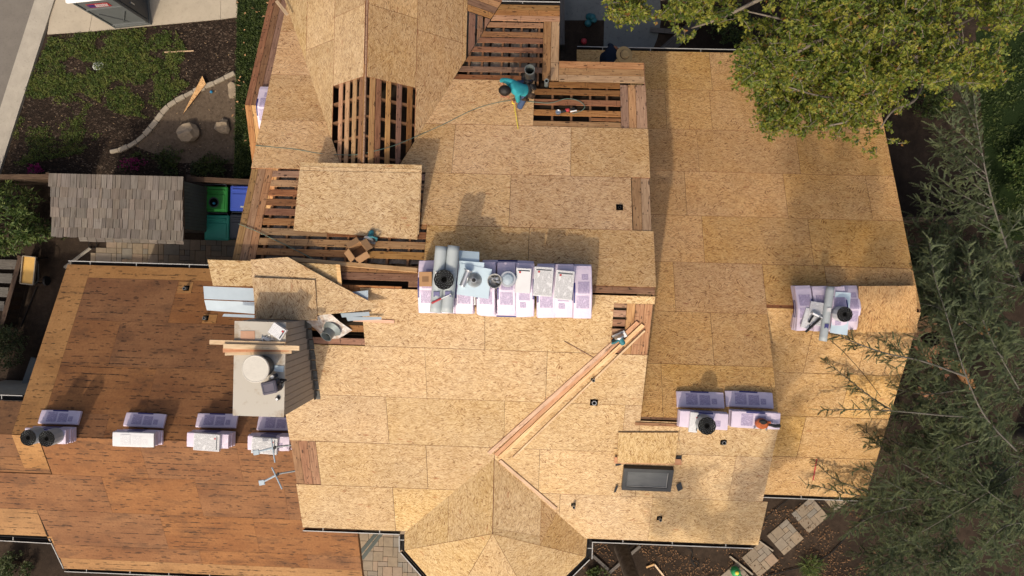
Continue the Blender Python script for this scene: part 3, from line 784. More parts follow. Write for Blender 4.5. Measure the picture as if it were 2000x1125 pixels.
gutter((vl.x-.005, vl.y-.10, ez), (c0.x-.005, c0.y-.06, ez), (-1, 0, 0)); 
for a, b in ((c0, c1), (c1, c2), (c2, c3)):
    t = (b-a).normalized(); gutter(a, b, (t.y, -t.x, 0)); fascia(a+V((-t.y, t.x, 0))*.03, b+V((-t.y, t.x, 0))*.03)
gutter((vr.x+.005, c3.y-.06, ez), (vr.x+.005, vr.y-.10, ez), (1, 0, 0))
q = [at(-60, 1044, 3.75), at(97, 1053, 3.72), V((XW, Y3S, 3.2))]
gutter(q[0], q[1], (0, -1, 0)); t = (q[2]-q[1]).normalized(); gutter(q[1], q[2], (t.y, -t.x, 0), .03)
gutter((-16, on(10, 782, 'LN').y, zz('LN', on(10, 782, 'LN').y)), (XL-.05, on(10, 782, 'LN').y, zz('LN', on(10, 782, 'LN').y)), (0, 1, 0))
# rake trim along the gable ends
def rake(plane, x, y0, y1, th=.03, hgt=.14, mat='board_dark'):
    P0, P1 = pz(plane, x, y0), pz(plane, x, y1); t = (P1-P0).normalized(); n = pnorm(plane)
    M = Matrix((t, n.cross(t), n)).transposed().to_4x4(); M.translation = (P0+P1)/2-n*(hgt/2+.022)
    mb = MB(); mb.box(M, (P1-P0).length, th, hgt); mb.build('rake_trim', mat, house)
for p, x, y0, y1 in (('N', XMR-.02, YM, ye), ('S', XMR-.02, YM, Y2), ('S', XMID-.02, Y2, YSE), ('N2', XMID-.02, Y2, Y1), ('N2', XR-.02, Y1, YN2), ('S1', XR-.02, Y1, Y1SE), ('S', XLS+.02, YM, YSE), ('N', XLN+.02, YM, 6.2), ('N3', XL+.02, Y3, Y3N), ('S3', XL+.02, Y3, -5.25), ('LG_N', -6.63, 3.571, 8), ('LG_S', -6.63, 3.571, 1.2), ('N', xr4b-.02, ye, yt), ('S3', -4.34, Y3S, -6.2)):
    rake(p, x, y0, y1)

# ---- chimney chase
cx0, cx1, cy0, cy1, czt = -5.37, -4.46, -2.76, -1.07, 9.40
mb = MB(); mb.box(Matrix.Translation(((cx0+cx1)/2, (cy0+cy1)/2, (czt+3.5)/2-.03)), cx1-cx0-.04, cy1-cy0-.04, czt-3.5-.06)
chim = mb.build('chimney', 'siding_seam', house); tag(chim, 'taupe boarded chimney chase with flat pale cap')
mb = MB(); mb.box(Matrix.Translation(((cx0+cx1)/2, (cy0+cy1)/2, czt-.02)), cx1-cx0+.03, cy1-cy0+.03, .035); mb.build('chimney_cap', 'chimney_cap', chim)
nb = 14; wb = (cy1-cy0)/nb
for i in range(nb):
    for x, sg in ((cx1, 1), (cx0, -1)):
        zb = (PL['S'][2]+S*(cy0+wb*i)-.05) if sg > 0 else 4.2
        mb = MB(); mb.box(Matrix.Translation((x-sg*.010, cy0+wb*(i+.5), (zb+czt-.045)/2)), .018, wb-.009, czt-.045-zb); mb.build('siding_board', 'siding_grey', chim)
for i in range(7):
    w2 = (cx1-cx0)/7
    for y, sg in ((cy1, 1), (cy0, -1)):
        mb = MB(); mb.box(Matrix.Translation((cx0+w2*(i+.5), y-sg*.010, (4.2+czt-.045)/2)), w2-.009, .018, czt-.045-4.2); mb.build('siding_board', 'siding_grey', chim)
for i in range(8):
    y = cy0-.03+i*.22; P = pz('S', cx1+.035, y+.1, .02)
    mb = MB(); mb.box(frame(P, pnorm('S'), R.uniform(-.05, .05)), .10+R.uniform(-.02, .02), .215, .018, 0); mb.build('step_flashing', 'stone_flash', house)
    mb = MB(); mb.box(Matrix.Translation((cx1+.006, y+.1, P.z+.07)), .006, .2, .13); mb.build('step_flashing', 'stone_flash', house)

# ---- skylight on the sunny slope
M = pf(1264, 934, 'S', .07)
mb = MB(); w, l = 1.06, .60
for sx, sy, ox, oy in ((w, .09, 0, -l/2+.045), (w, .09, 0, l/2-.045), (.09, l-.18, -w/2+.045, 0), (.09, l-.18, w/2-.045, 0)): mb.box(M, sx, sy, .13, 0, (ox, oy, -.0))
sk = mb.build('skylight', 'skylight_frame', house)
mb = MB(); mb.box(M, w-.19, l-.19, .02, 0, (0, 0, .035)); mb.build('pane', 'skylight_glass', sk)
mb = MB()
for sx, sy, ox, oy in ((w-.2, .008, 0, -l/2+.11), (.008, l-.2, w/2-.11, 0)): mb.box(M, sx, sy, .012, 0, (ox, oy, .052))
mb.build('glazing_bead', 'gutter_lip', sk)
for px, py, a, sx, sy in ((1327, 951, 20, .12, .19), (1203, 955, -12, .05, .20), (1326, 896, 4, .13, .14), (1208, 907, 0, .14, .06)):
    mb = MB(); mb.box(pf(px, py, 'S', .06, a) @ Matrix.Rotation(.35, 4, 'Y'), sx, sy, .006); mb.build('corner_flashing', 'skylight_frame', sk)

# ---- pipes through the roof
def vent(px, py, p, r=.035, hgt=.16, hole=.13, mat='galv_dark', cut=True, top=None):
    M = pf(px, py, p, .0135)
    if cut:
        mb = MB(); mb.box(M, hole, hole*.95, .004, 0, (0, 0, .003)); mb.build('pipe_hole_plate', 'hollow_shade', house)  # black plate on the deck, painted as the dark hole round the pipe
    P = M.translation; F = Matrix.Translation(P)
    mb = MB(); mb.lathe(F, [(r, -.1), (r, hgt), (r*.8, hgt), (r*.8, hgt-.06)], 16, 0, True, True, 1); mb.build('vent_pipe', [mat, 'hollow_shade'], house, smooth=False)
vent(1158, 742, 'S', .028, .12, .09); vent(1160, 786, 'S', .045, .10, .16, 'galv'); vent(1413, 864, 'S', .04, .08, .13)
vent(1120, 986, 'S', .03, .2, .1); vent(1288, 1012, 'S', .03, .16, .12); vent(1210, 405, 'N', .03, .05, .14, 'black_rubber')
vent(364, 563, 'N3', .04, .14, .16); vent(402, 621, 'N3', .04, .12, .15)
vent(1067, 165, 'N', .045, .32, .1, 'duct', False)
P = on(1035, 151, 'N', -.05); mb = MB(); mb.lathe(Matrix.Translation(P), [(.103, -.2), (.103, .62), (.108, .62), (.108, .60), (.103, .60), (.095, .62), (.095, .1)], 24, 0, True, True, 1)
mb.build('flue_pipe', ['duct', 'hollow_shade'], house)
# ---------------------------------------------------------------- the plot: ground, road, drive, beds
from mathutils import noise as mnoise
def sheet_z(name, pts, z, mat, kind='structure', th=0.0):
    mb = MB(); P = [V((p[0], p[1], z)) for p in pts]
    a = sum(P[i].x*P[(i+1) % len(P)].y-P[(i+1) % len(P)].x*P[i].y for i in range(len(P)))
    if a < 0: P = P[::-1]
    if th: mb.prism(P, V((0, 0, -th)), 0)
    else: mb.face(P, 0)
    o = mb.build(name, mat); 
    if kind: o['kind'] = kind
    return o
def gp(px, py, z=0.0): q = at(px, py, z); return (q.x, q.y)
def poly(*pp, z=0.0): return [gp(x, y, z) for x, y in pp]
mb = MB(); mb.face([V((-70, -70, 0)), V((70, -70, 0)), V((70, 70, 0)), V((-70, 70, 0))]); mb.build('ground', 'dirt')['kind'] = 'structure'
# road runs up the left edge
d = V(gp(68, 0))-V(gp(0, 213)); d.normalize(); e0 = V(gp(0, 213)); nL = V((-d.y, d.x))
def strip(name, off0, off1, z, mat, th=0.0):
    A, B = e0-d*40, e0+d*40
    return sheet_z(name, [A+nL*off0, B+nL*off0, B+nL*off1, A+nL*off1], z, mat, 'structure', th)
strip('road', 0, 30, .006, 'asphalt'); strip('gutter_pan', -.48, .0, .012, 'curb_concrete'); strip('kerb', -.66, -.485, .11, 'curb_concrete', .12)
bed = sheet_z('garden_bed', poly((105, 66), (225, 56), (462, 36), (462, 348), (-40, 346), (-60, 310)), .010, 'mulch')
sheet_z('bare_soil', poly((462, 140), (400, 168), (350, 195), (322, 220), (290, 256), (262, 285), (300, 300), (330, 318), (462, 320)), .016, 'dirt_light')
# concrete drive, cast in panels
drv = thing('driveway', 'pale concrete driveway slabs beside the portable toilet', 'driveway', (0, 0, 0)); drv['kind'] = 'structure'; del drv['category']
tops = [(112, -60), (196, -60), (433, -60), (466, -60)]; bots = [(92, 67), (174, 61.5), (430.5, 37.5), (463, 33)]
for i in range(3):
    q = [gp(*tops[i], .05), gp(*tops[i+1], .05), gp(*bots[i+1], .05), gp(*bots[i], .05)]
    c = (sum(p[0] for p in q)/4, sum(p[1] for p in q)/4); q = [(c[0]+(p[0]-c[0])*.996, c[1]+(p[1]-c[1])*.996) for p in q]
    mb = MB(); mb.prism([V((p[0], p[1], .05)) for p in q][::-1], V((0, 0, -.1))); mb.build('concrete_slab', 'concrete', drv)
    tops_up = None
# leaf scatter
def leaf(mb, P, n, t, L, W, mi=0, fold=.25):
    """pointed leaf from P along t, facing n, folded on its midrib"""
    s = t.cross(n); s = s.normalized() if s.length > 1e-5 else V((1, 0, 0))
    m = P+t*L*.5
    mb.face([P, m+s*W*.5+n*W*fold, P+t*L, m-s*W*.5+n*W*fold], mi)
def rdir(up=0.0):
    while True:
        v = V((R.uniform(-1, 1), R.uniform(-1, 1), R.uniform(-1, 1)))
        if .05 < v.length < 1: v.normalize(); v.z += up; return v.normalized()
def tri_area_pick(pts):
    xs = [p[0] for p in pts]; ys = [p[1] for p in pts]
    def inside(x, y):
        c = False; j = len(pts)-1
        for i in range(len(pts)):
            if (pts[i][1] > y) != (pts[j][1] > y) and x < (pts[j][0]-pts[i][0])*(y-pts[i][1])/(pts[j][1]-pts[i][1])+pts[i][0]: c = not c
            j = i
        return c
    while True:
        x, y = R.uniform(min(xs), max(xs)), R.uniform(min(ys), max(ys))
        if inside(x, y): return x, y
def scatter(name, pts, n, L, W, z, zs, mat, label, cat, thr=None, sc=1.0, up=.9, seed=0, parent=None, jit=.4):
    mb = MB(); k = 0; tries = 0
    while k < n and tries < n*12:
        tries += 1; x, y = tri_area_pick(pts)
        d = mnoise.fractal(V((x*sc+seed, y*sc, seed)), .7, 2.0, 4)
        if thr is not None and d+R.uniform(-.12, .12) < thr: continue
        P = V((x, y, z+zs*R.random())); l = L*R.uniform(.6, 1.4)
        leaf(mb, P, rdir(up), rdir(.15), l, W*l/L); k += 1
    o = mb.build(name, mat, parent)
    if parent is None: tag(o, label, cat, None, 'stuff')
    return o
scatter('weeds', poly((100, 72), (225, 60), (340, 52), (365, 95), (350, 150), (372, 165), (330, 200), (295, 232), (230, 222), (160, 180), (70, 195), (45, 190)), 26000, .05, .024, .01, .08, 'leaf_weed', 'low green weeds spreading over the dark garden bed', 'weeds', -.16, .9, .9, 3)
scatter('weeds', poly((50, 200), (120, 175), (235, 230), (160, 300), (30, 325), (25, 270)), 4200, .05, .024, .01, .06, 'leaf_weed', 'sparse dark weeds in the shaded corner of the bed', 'weeds', .02, .8, .9, 8)
scatter('weeds', poly((260, 300), (330, 285), (455, 305), (455, 344), (230, 344)), 2600, .06, .03, .01, .12, 'leaf_hedge', 'dark ground cover beside the roof of the shingled lean-to', 'weeds', .05, .9, .8, 12)
sticks = MB()
for i in range(130):
    x, y = tri_area_pick(poly((70, 80), (460, 45), (460, 330), (20, 330))); a = R.uniform(0, 6.3); l = R.uniform(.02, .07)
    sticks.box(Matrix.Translation((x, y, .03)) @ Matrix.Rotation(a, 4, 'Z'), l, .008, .006)
tag(sticks.build('wood_chips', 'lumber'), 'pale wood chips and twigs littering the garden bed', 'litter', None, 'stuff')
# clipped hedge strip beside the house
hd = thing('hedge', 'flat clipped green hedge strip between garden bed and house', 'hedge', (*gp(488, 160), 0))
hp_ = poly((463, -60), (520, -60), (545, 0), (505, 190), (520, 330), (455, 352), z=.35)
mb = MB(); o0 = hd.location; mb.prism([V((p[0], p[1], .27)) for p in hp_][::-1] if False else [V((p[0], p[1], .27)) for p in hp_], V((0, 0, -.27))); mb.v = [p-o0 for p in mb.v]; mb.build('stem_mass', 'lawn', hd)
h2 = scatter('foliage', hp_, 15000, .05, .026, .26, .10, 'leaf_hedge', '', '', None, 1, .7, 4, hd); h2['kind'] = 'stuff'; h2.location = -o0
for i in range(60):
    pass
lv = MB()
for i in range(46):
    x, y = tri_area_pick(hp_); leaf(lv, V((x, y, .40)), rdir(2), rdir(0), R.uniform(.06, .14), R.uniform(.03, .07))
tag(lv.build('fallen_leaves', 'cardboard'), 'dry tan leaves fallen on the clipped hedge', 'leaves', None, 'stuff')
# concrete edging, cast in short lengths
cur = [gp(x, y) for x, y in ((460, 143), (440, 153), (420, 163), (401, 170), (380, 180), (362, 188), (345, 198), (330, 208), (318, 222), (308, 236), (296, 251), (284, 264), (270, 277), (252, 287), (234, 294), (217, 297))]
ed = thing('garden_edging', 'curved low concrete edging through the garden bed', 'edging', (*cur[7], 0))
for a, b in zip(cur, cur[1:]):
    a, b = V((*a, 0)), V((*b, 0)); t = b-a; L = t.length; M = Matrix.Translation((a+b)/2+V((0, 0, .03))-ed.location) @ Matrix.Rotation(math.atan2(t.y, t.x)+R.uniform(-.08, .08), 4, 'Z')
    mb = MB(); mb.box(M, L*.985, .15+R.uniform(-.03, .03), .13, 0, (0, 0, 0), .02); mb.build('kerb_block', 'mow_curb', ed)
def rockmesh(name, px, py, r, label, sq=(1, 1, .6), mat='rock', rough=.5, cat='rock', seed=0):
    c = V((*gp(px, py), 0)); bm = bmesh.new(); bmesh.ops.create_icosphere(bm, subdivisions=2, radius=1)
    for v in bm.verts:
        d = mnoise.fractal(v.co*1.3+V((seed, seed, 0)), .8, 2, 3); f = 1+rough*d
        if v.co.z > .35: f *= 1-.25*(v.co.z-.35)
        v.co = V((v.co.x*f*r*sq[0], v.co.y*f*r*sq[1], v.co.z*f*r*sq[2]+r*sq[2]*.55))
    me = bpy.data.meshes.new(name); bm.to_mesh(me); bm.free(); me.materials.append(MT[mat]); o = bpy.data.objects.new(name, me); COL.objects.link(o); o.location = c
    return tag(o, label, cat)
rockmesh('boulder', 372, 262, .34, 'large flat-topped tan boulder in the bed below the edging', (1, .85, .85), seed=2)
rockmesh('boulder', 437, 248, .24, 'smaller tan boulder beside the hedge', (1, .9, .8), seed=5)
rockmesh('boulder', 457, 178, .2, 'grey stone tucked against the hedge above the smaller boulder', (.8, 1.3, .5), seed=9)
rockmesh('stone', 191, 129, .17, 'pale round utility stone lying among the weeds', (1, .8, .12), 'stone_white', .3, 'stone', 4)
c = gp(414, 180); mb = MB(); mb.lathe(Matrix.Translation((*c, .05)), [(.001, -.05), (.035, -.035), (.05, 0), (.035, .035), (.001, .05)], 14, 0); tag(mb.build('ball', 'plastic_blue', None, V((*c, 0)), True), 'small blue ball lying on bare soil by the edging', 'ball')
a, b = V((*gp(323, 103), .05)), V((*gp(380, 100), .05)); mb = MB(); mb.tube([a, b], .022, 5); tag(mb.build('stake', 'lumber', None, a), 'thin pale wooden stake lying on the weeds', 'stake')
q = [at(357, 223, .12), at(402, 164, .14), at(395, 148, .14)]; mb = MB(); ou = 3.0
mb.prism([q[0], q[1], q[2]], V((0, 0, -.012)), 0, 1, [(p.x+ou, p.y) for p in q]); tag(mb.build('board_offcut', ['osb_aged_shade', 'osb_edge'], None, q[0]), 'long triangular strand board offcut lying across the concrete edging', 'board')
# portable toilet
tb = at(225, 56, .05); tr = at(297, 48.5, .05); tx = (tr-tb); tx.z = 0; W = tx.length; tx.normalize(); ty = V((-tx.y, tx.x, 0))
po = thing('portable_toilet', 'grey portable toilet with white roof standing on the driveway', 'toilet', tb)
PM = Matrix((tx, ty, V((0, 0, 1)))).transposed().to_4x4(); TD = 1.15; TH = 2.12
mb = MB(); mb.box(PM, W, TD, .12, 0, (W/2, TD/2, .06)); mb.build('base', 'toilet_grey', po)
mb = MB(); mb.box(PM, W-.06, TD-.06, TH, 0, (W/2, TD/2, .12+TH/2)); cab = mb.build('cabin', 'toilet_grey', po)
for i, (ox, oz, sx, sz) in enumerate(((.03, TH/2, .05, TH), (W-.05, TH/2, .05, TH), (W/2, TH-.02, W-.1, .04), (W/2, 1.42, W-.1, .035), (W/2, .1, W-.1, .05))):
    mb = MB(); mb.box(PM, sx, .03, sz, 0, (ox, .015, .12+oz)); mb.build('wall_rib', 'toilet_grey', cab)
for a in (-.5, .5):
    mb = MB(); mb.box(PM @ Matrix.Translation((W/2+a*.3, .012, .8)) @ Matrix.Rotation(a*1.1, 4, 'Y'), .02, .03, .9); mb.build('wall_rib', 'toilet_grey', cab)
mb = MB(); mb.box(PM, .04, TD-.2, TH-.16, 0, (W-.015, TD/2, .12+TH/2)); dr = mb.build('door', 'toilet_dark', po)
mb = MB(); mb.box(PM, .03, .04, .18, 0, (W+.02, .25, 1.1)); mb.build('handle', 'galv', dr)
mb = MB(); mb.box(PM, .62, .006, .26, 0, (W/2-.02, .018, 1.78)); st = mb.build('sign', 'sticker_red', po)
for ox, oz, sx, sz, m in ((-.20, 0, .2, .2, 'sticker_purple'), (-.29, 0, .03, .26, 'sticker_orange')):
    mb = MB(); mb.box(PM, sx, .006, sz, 0, (W/2-.02+ox, .014, 1.78+oz)); mb.build('sign_field', m, st)
for oz in (.045, -.055):
    for k in range(7):
        mb = MB(); mb.box(PM, .032, .004, .07, 0, (W/2-.09+k*.052+oz*.3, .010, 1.78+oz)); mb.build('lettering', 'white_paper', st)
mb = MB(); T = PM @ Matrix.Translation((W/2, TD/2, .12+TH))
mb.box(T, W+.14, TD+.12, .10, 0, (0, 0, .05), .04); mb.box(T, W-.2, TD-.25, .10, 0, (0, 0, .14), .04); mb.build('roof', 'toilet_white', po)
# ---- shingled lean-to with bins
shx0, shx1 = at(103, 400, 2.6).x, at(361, 400, 2.6).x
shN, shS = at(230, 346, 2.75).y, at(230, 463, 2.62).y
sl = (2.75-2.62)/(shN-shS); PL['SH'] = (0, sl, 2.75-sl*shN)
shed = thing('lean_to', 'lean-to with grey weathered shake roof beside the wheeled bins', 'shed', ((shx0+shx1)/2, (shN+shS)/2, 0)); so = V(shed.location)
def sub(mb): mb.v = [p-so for p in mb.v]; return mb
mb = MB(); mb.box(Matrix.Translation(((shx0+shx1)/2-.05, (shN+shS)/2+.1, 1.05)), shx1-shx0-.1, shN-shS-.35, 2.1); sub(mb).build('wall', 'siding_seam', shed)
for i in range(14):
    y0 = shS+.28+i*(shN-shS-.32)/14; mb = MB(); zt = PL['SH'][2]+sl*y0-.06
    mb.box(Matrix.Translation((shx1-.085, y0+.05, zt/2)), .02, (shN-shS-.32)/14-.012, zt); sub(mb).build('siding_board', 'siding_green', shed)
mb = MB(); mb.prism([pz('SH', x, y, -.05) for x, y in ((shx0, shS), (shx1, shS), (shx1, shN), (shx0, shN))], V((0, 0, -.02))); sub(mb).build('roof_deck', 'fence_wood', shed)
nr = 6; rh = (shN-shS)/nr; n = pnorm('SH')
for r in range(nr):
    x = shx0+R.uniform(-.03, .02); yb = shS+r*rh-.04
    while x < shx1-.03:
        w = R.choice([.09, .11, .13, .15, .17, .19, .22, .27])*R.uniform(.9, 1.1); xe_ = min(x+w, shx1+R.uniform(-.01, .02))
        drop = R.uniform(-.018, .018); lift = .0 if r else R.uniform(0, .03)
        if xe_-x > .03:
            a = [pz('SH', x+.008, yb+drop, .046+lift), pz('SH', xe_-.008, yb+drop+R.uniform(-.006, .006), .046+lift), pz('SH', xe_-.004, yb+rh+.10, -.004), pz('SH', x+.004, yb+rh+.10, -.004)]
            mb = MB(); mb.prism(a, -n*.03, 0, 0, [(0, x), (0, xe_), (rh, xe_), (rh, x)]); sub(mb).build('shake', 'shake', shed)
        x = xe_
for i in range(12):                                          # curled shakes hanging at the eave
    x = at(345+i*0, 462, 2.3).x if False else shx0+.75+i*.245
    if x > shx1-.2: break
    mb = MB(); P0 = pz('SH', x, shS-.02, .0); mb.box(Matrix.Translation(P0+V((.11, -.05, -.03))) @ Matrix.Rotation(.5+R.uniform(-.1, .1), 4, 'X') @ Matrix.Rotation(R.uniform(-.08, .08), 4, 'Y'), .23, .17, .012); sub(mb).build('shake', 'shake', shed)
# fence rails behind
def fence(label, p0, p1, top=1.9, rail=True, mat='fence_wood', w=.14, group=None):
    p0, p1 = V((*p0, 0)), V((*p1, 0)); t = p1-p0; L = t.length; t.normalize(); yv = V((-t.y, t.x, 0))
    f = thing('fence', label, 'fence', p0, group); M = Matrix((t, yv, V((0, 0, 1)))).transposed().to_4x4()
    k = max(1, int(L/w))
    for i in range(k):
        mb = MB(); mb.box(M, w-.008, .02, top-.05+R.uniform(-.02, .02), 0, ((i+.5)*w, 0, top/2)); mb.build('fence_board', mat, f)
    for zr in (.4, top-.25):
        mb = MB(); mb.box(M, L, .04, .09, 0, (L/2, .032, zr)); mb.build('rail', mat, f)
    if rail: mb = MB(); mb.box(M, L, .14, .035, 0, (L/2, 0, top+.02)); mb.build('cap_rail', mat, f)
    for i in range(int(L/2.2)+1):
        mb = MB(); mb.box(M, .09, .09, top+.03, 0, (min(i*2.2+.05, L-.05), .075, top/2)); mb.build('post', mat, f)
    return f
fence('brown board fence between garden bed and green shrub', gp(-60, 345, 1.9), gp(104, 345, 1.9), 1.85)
fence('brown board fence behind the wheeled bins', gp(364, 349, 1.9), gp(490, 355, 1.9), 1.85)
# wheeled bins
def bin_(px0, py0, px1, py1, mat, label, open_top=False):
    a, b = at(px0, py0, 1.08), at(px1, py1, 1.08); w, dp = abs(b.x-a.x), abs(b.y-a.y); c = V(((a.x+b.x)/2, (a.y+b.y)/2, 0))
    t = thing('wheeled_bin', label, 'bin', c, 'wheeled bins beside the lean-to'); 
    mb = MB(); lo, hi = (.80, .80), (.96, .94)
    B = [V((sx*w/2*lo[0], sy*dp/2*lo[1]+.0, .06)) for sx, sy in ((-1, -1), (1, -1), (1, 1), (-1, 1))]; T = [V((sx*w/2*hi[0], sy*dp/2*hi[1], 1.0)) for sx, sy in ((-1, -1), (1, -1), (1, 1), (-1, 1))]
    mb.face(B[::-1]); 
    for i in range(4): mb.face([B[i], B[(i+1) % 4], T[(i+1) % 4], T[i]])
    mb.face(T, 1 if open_top else 0); mb.build('body', [mat, 'hollow_shade'], t)
    mb = MB(); F = Matrix.Translation((0, 0, 1.03))
    mb.box(F, w, dp, .06, 0, (0, 0, 0), .028); lid = mb.build('lid', mat, t)
    mb = MB(); mb.box(F, w*.82, dp*.60, .03, 0, (0, -dp*.12, .042), .014); mb.build('lid_panel', mat, lid)
    mb = MB(); mb.box(F, w*.80, .07, .035, 0, (0, dp*.33, .044), .016); mb.build('lid_ridge', mat, lid)
    mb = MB(); mb.box(F, w*.3, .05, .006, 0, (w*.12, -dp*.33, .060)); mb.build('stamp', 'gutter_lip' if 'blue' in mat else mat, lid)
    mb = MB(); mb.tube([V((-w*.42, dp/2, 1.02)), V((-w*.42, dp/2+.06, 1.03)), V((w*.42, dp/2+.06, 1.03)), V((w*.42, dp/2, 1.02))], .016, 6); mb.build('handle', 'bin_navy', t)
    for sx in (-1, 1):
        mb = MB(); mb.lathe(Matrix.Translation((sx*w*.40, dp/2*.8+.02, .13)) @ Matrix.Rotation(math.pi/2, 4, 'Y'), [(.13, -.03), (.13, .03)], 16); mb.build('wheel', 'black_rubber', t)
    return t, c, lid, F
t, c, lid, F = bin_(397, 363, 443, 414.5, 'bin_green', 'bright green wheeled bin with a round opening in its lid')
mb = MB(); mb.lathe(F @ Matrix.Translation((-.03, -.10, .06)), [(.155, -.01), (.155, .012), (.13, .012), (.12, .0)], 24, 0, True, True, 1); mb.build('lid_opening', ['bin_navy', 'hollow_shade'], lid)
mb = MB(); mb.lathe(F @ Matrix.Translation((-.01, -.13, .09)), [(.035, -.02), (.04, .02), (.02, .05)], 12); mb.build('knob', 'plastic_blue', lid)
bin_(399, 419, 446, 470, 'bin_teal', 'teal wheeled bin in front of the bright green bin')
bin_(449, 362, 494, 413, 'bin_blue', 'blue wheeled bin half under the roof edge')
bin_(448, 418, 494, 468, 'bin_navy', 'dark navy wheeled bin beside the teal bin, half under the roof edge')
# ---- paved areas, paver by paver
PAV = {}
def paver(parent, x, y, w, h, z, ang=0.0, org=(0, 0)):
    k = (round(w, 3), round(h, 3))
    if k not in PAV:
        mb = MB(); mb.box(I4, w-.008, h-.008, .06, 0, (0, 0, 0), .006); o = mb.build('paver', 'paver', parent); PAV[k] = o.data
    else:
        o = bpy.data.objects.new('paver', PAV[k]); COL.objects.link(o); o.parent = parent
    ca, sa = math.cos(ang), math.sin(ang)
    o.location = (org[0]+x*ca-y*sa, org[1]+x*sa+y*ca, z+R.uniform(-.003, .003)); o.rotation_euler = (0, 0, ang)
    return o
def pave(name, org, nx, ny, u, z, ang=0.0, keep=None, big=.5):
    base = bpy.data.objects.new(name, None); COL.objects.link(base); base['kind'] = 'structure'
    used = set(); ca, sa = math.cos(ang), math.sin(ang)
    for j in range(ny):
        for i in range(nx):
            if (i, j) in used: continue
            for w, h in R.sample([(2, 2), (1, 2), (2, 1), (2, 2), (1, 1), (3, 2)], 6)+[(1, 1)]:
                cells = [(i+a, j+b) for a in range(w) for b in range(h)]
                if all(q not in used and q[0] < nx and q[1] < ny for q in cells): break
            used.update(cells); x, y = (i+w/2)*u, (j+h/2)*u; X, Y = org[0]+x*ca-y*sa, org[1]+x*sa+y*ca
            if keep and not keep(X, Y): continue
            paver(base, x, y, w*u, h*u, z, ang, org)
    return base
g0 = gp(700, 1150); 
pave('patio', (gp(698, 1180)[0], gp(698, 1180)[1]), 16, 19, .155, .02, 0, lambda X, Y: Y < -7.6+9 and X < gp(845, 1100)[0])
gl, gr = gp(150, 512), gp(470, 512)
pave('side_path', (gl[0]-.2, gl[1]-.35), 35, 8, .165, .02, 0, lambda X, Y: X > gl[0]+.35+(Y-gl[1])*0.9 and Y < gp(300, 462)[1])
a, b = V((*gp(146, 508), .02)), V((*gp(178, 484), .02)); mb = MB(); mb.tube([a+(a-b)*.6, b], .05, 4); mb.build('path_edging', 'curb_concrete')['kind'] = 'structure'
for i, (px, py, s_, a) in enumerate(((1484, 1091, .80, 43), (1533, 1048, .80, 43), (1581, 1005, .80, 43), (1632, 968, .70, 43), (1436, 1132, .8, 43))):
    org = gp(px, py); ang = math.radians(a); u = s_/5; base = bpy.data.objects.new('stepping_pad', None); COL.objects.link(base); base['kind'] = 'structure'
    cc = (org[0]-math.cos(ang)*s_/2+math.sin(ang)*s_/2, org[1]-math.sin(ang)*s_/2-math.cos(ang)*s_/2)
    for (x, y, w, h) in ((0, 0, 2, 1), (2, 0, 1, 2), (3, 0, 2, 2), (0, 1, 2, 2), (2, 2, 2, 1), (4, 2, 1, 2), (0, 3, 1, 2), (1, 3, 2, 2), (3, 3, 1, 1), (3, 4, 2, 1)):
        paver(base, (x+w/2)*u, (y+h/2)*u, w*u, h*u, .02, ang, cc)
# concrete patio behind the house
th = [math.radians(a) for a in range(-60, 100, 8)]; cc = gp(1180, 30); rr = gp(1290, 60)[0]-cc[0]
sheet_z('patio_slab', [gp(1095, -80), gp(1095, 120)]+[(cc[0]+rr*math.cos(a), cc[1]+rr*math.sin(a)*1.2) for a in th], .014, 'concrete_grey')
def plank(name, px0, py0, px1, py1, z, w, th_, mat, label, cat='plank', grp=None, z2=None):
    a, b = at(px0, py0, z), at(px1, py1, z if z2 is None else z2); t = b-a; L = t.length; X = t.normalized(); Y = V((0, 0, 1)).cross(X).normalized(); Z = X.cross(Y)
    M = Matrix((X, Y, Z)).transposed().to_4x4(); M.translation = (a+b)/2; mb = MB(); mb.box(M, L, w, th_, 0)
    o = mb.build(name, mat, None, V((M.translation.x, M.translation.y, M.translation.z-th_/2))); return tag(o, label, cat, grp)
plank('ground_plank', 1290, 108, 1368, 38, .1, .36, .06, 'grey_wood', 'wide weathered plank lying beside the grey patio')
plank('garden_step', 1322, -25, 1322, 46, .5, .40, .5, 'fence_wood', 'brown wooden step box under the hanging leaves', 'step')
plank('garden_board', 1270, 58, 1345, 64, .15, .14, .04, 'grey_wood', 'short grey board on dark soil below the step box')
c = V((*gp(1152, 42), 0)); mb = MB()
for i in range(5): mb.lathe(Matrix.Translation(c+V((R.uniform(-.1, .1), R.uniform(-.12, .12), .05+.03*i))) @ Matrix.Rotation(R.uniform(-.5, .5), 4, 'X'), [(.02, -.04), (.10, -.02), (.11, .03), (.05, .07), (.01, .08)], 10)
tag(mb.build('plastic_bag', 'toy_teal', None, c, True), 'crumpled teal plastic bag on the shaded patio', 'bag')
rockmesh('clay_pot', 1140, 82, .1, 'small dull red clay pot in the shaded soil by the patio', (1, 1, 1), 'red_plastic', .1, 'pot', 3)
sheet_z('shaded_soil', poly((1095, 40), (1180, 40), (1178, 120), (1095, 120)), .02, 'dirt')
plank('timber_edge', 1097, -30, 1097, 92, .5, .15, .5, 'grey_wood', 'tall weathered timber along the patio edge by the house', 'timber')
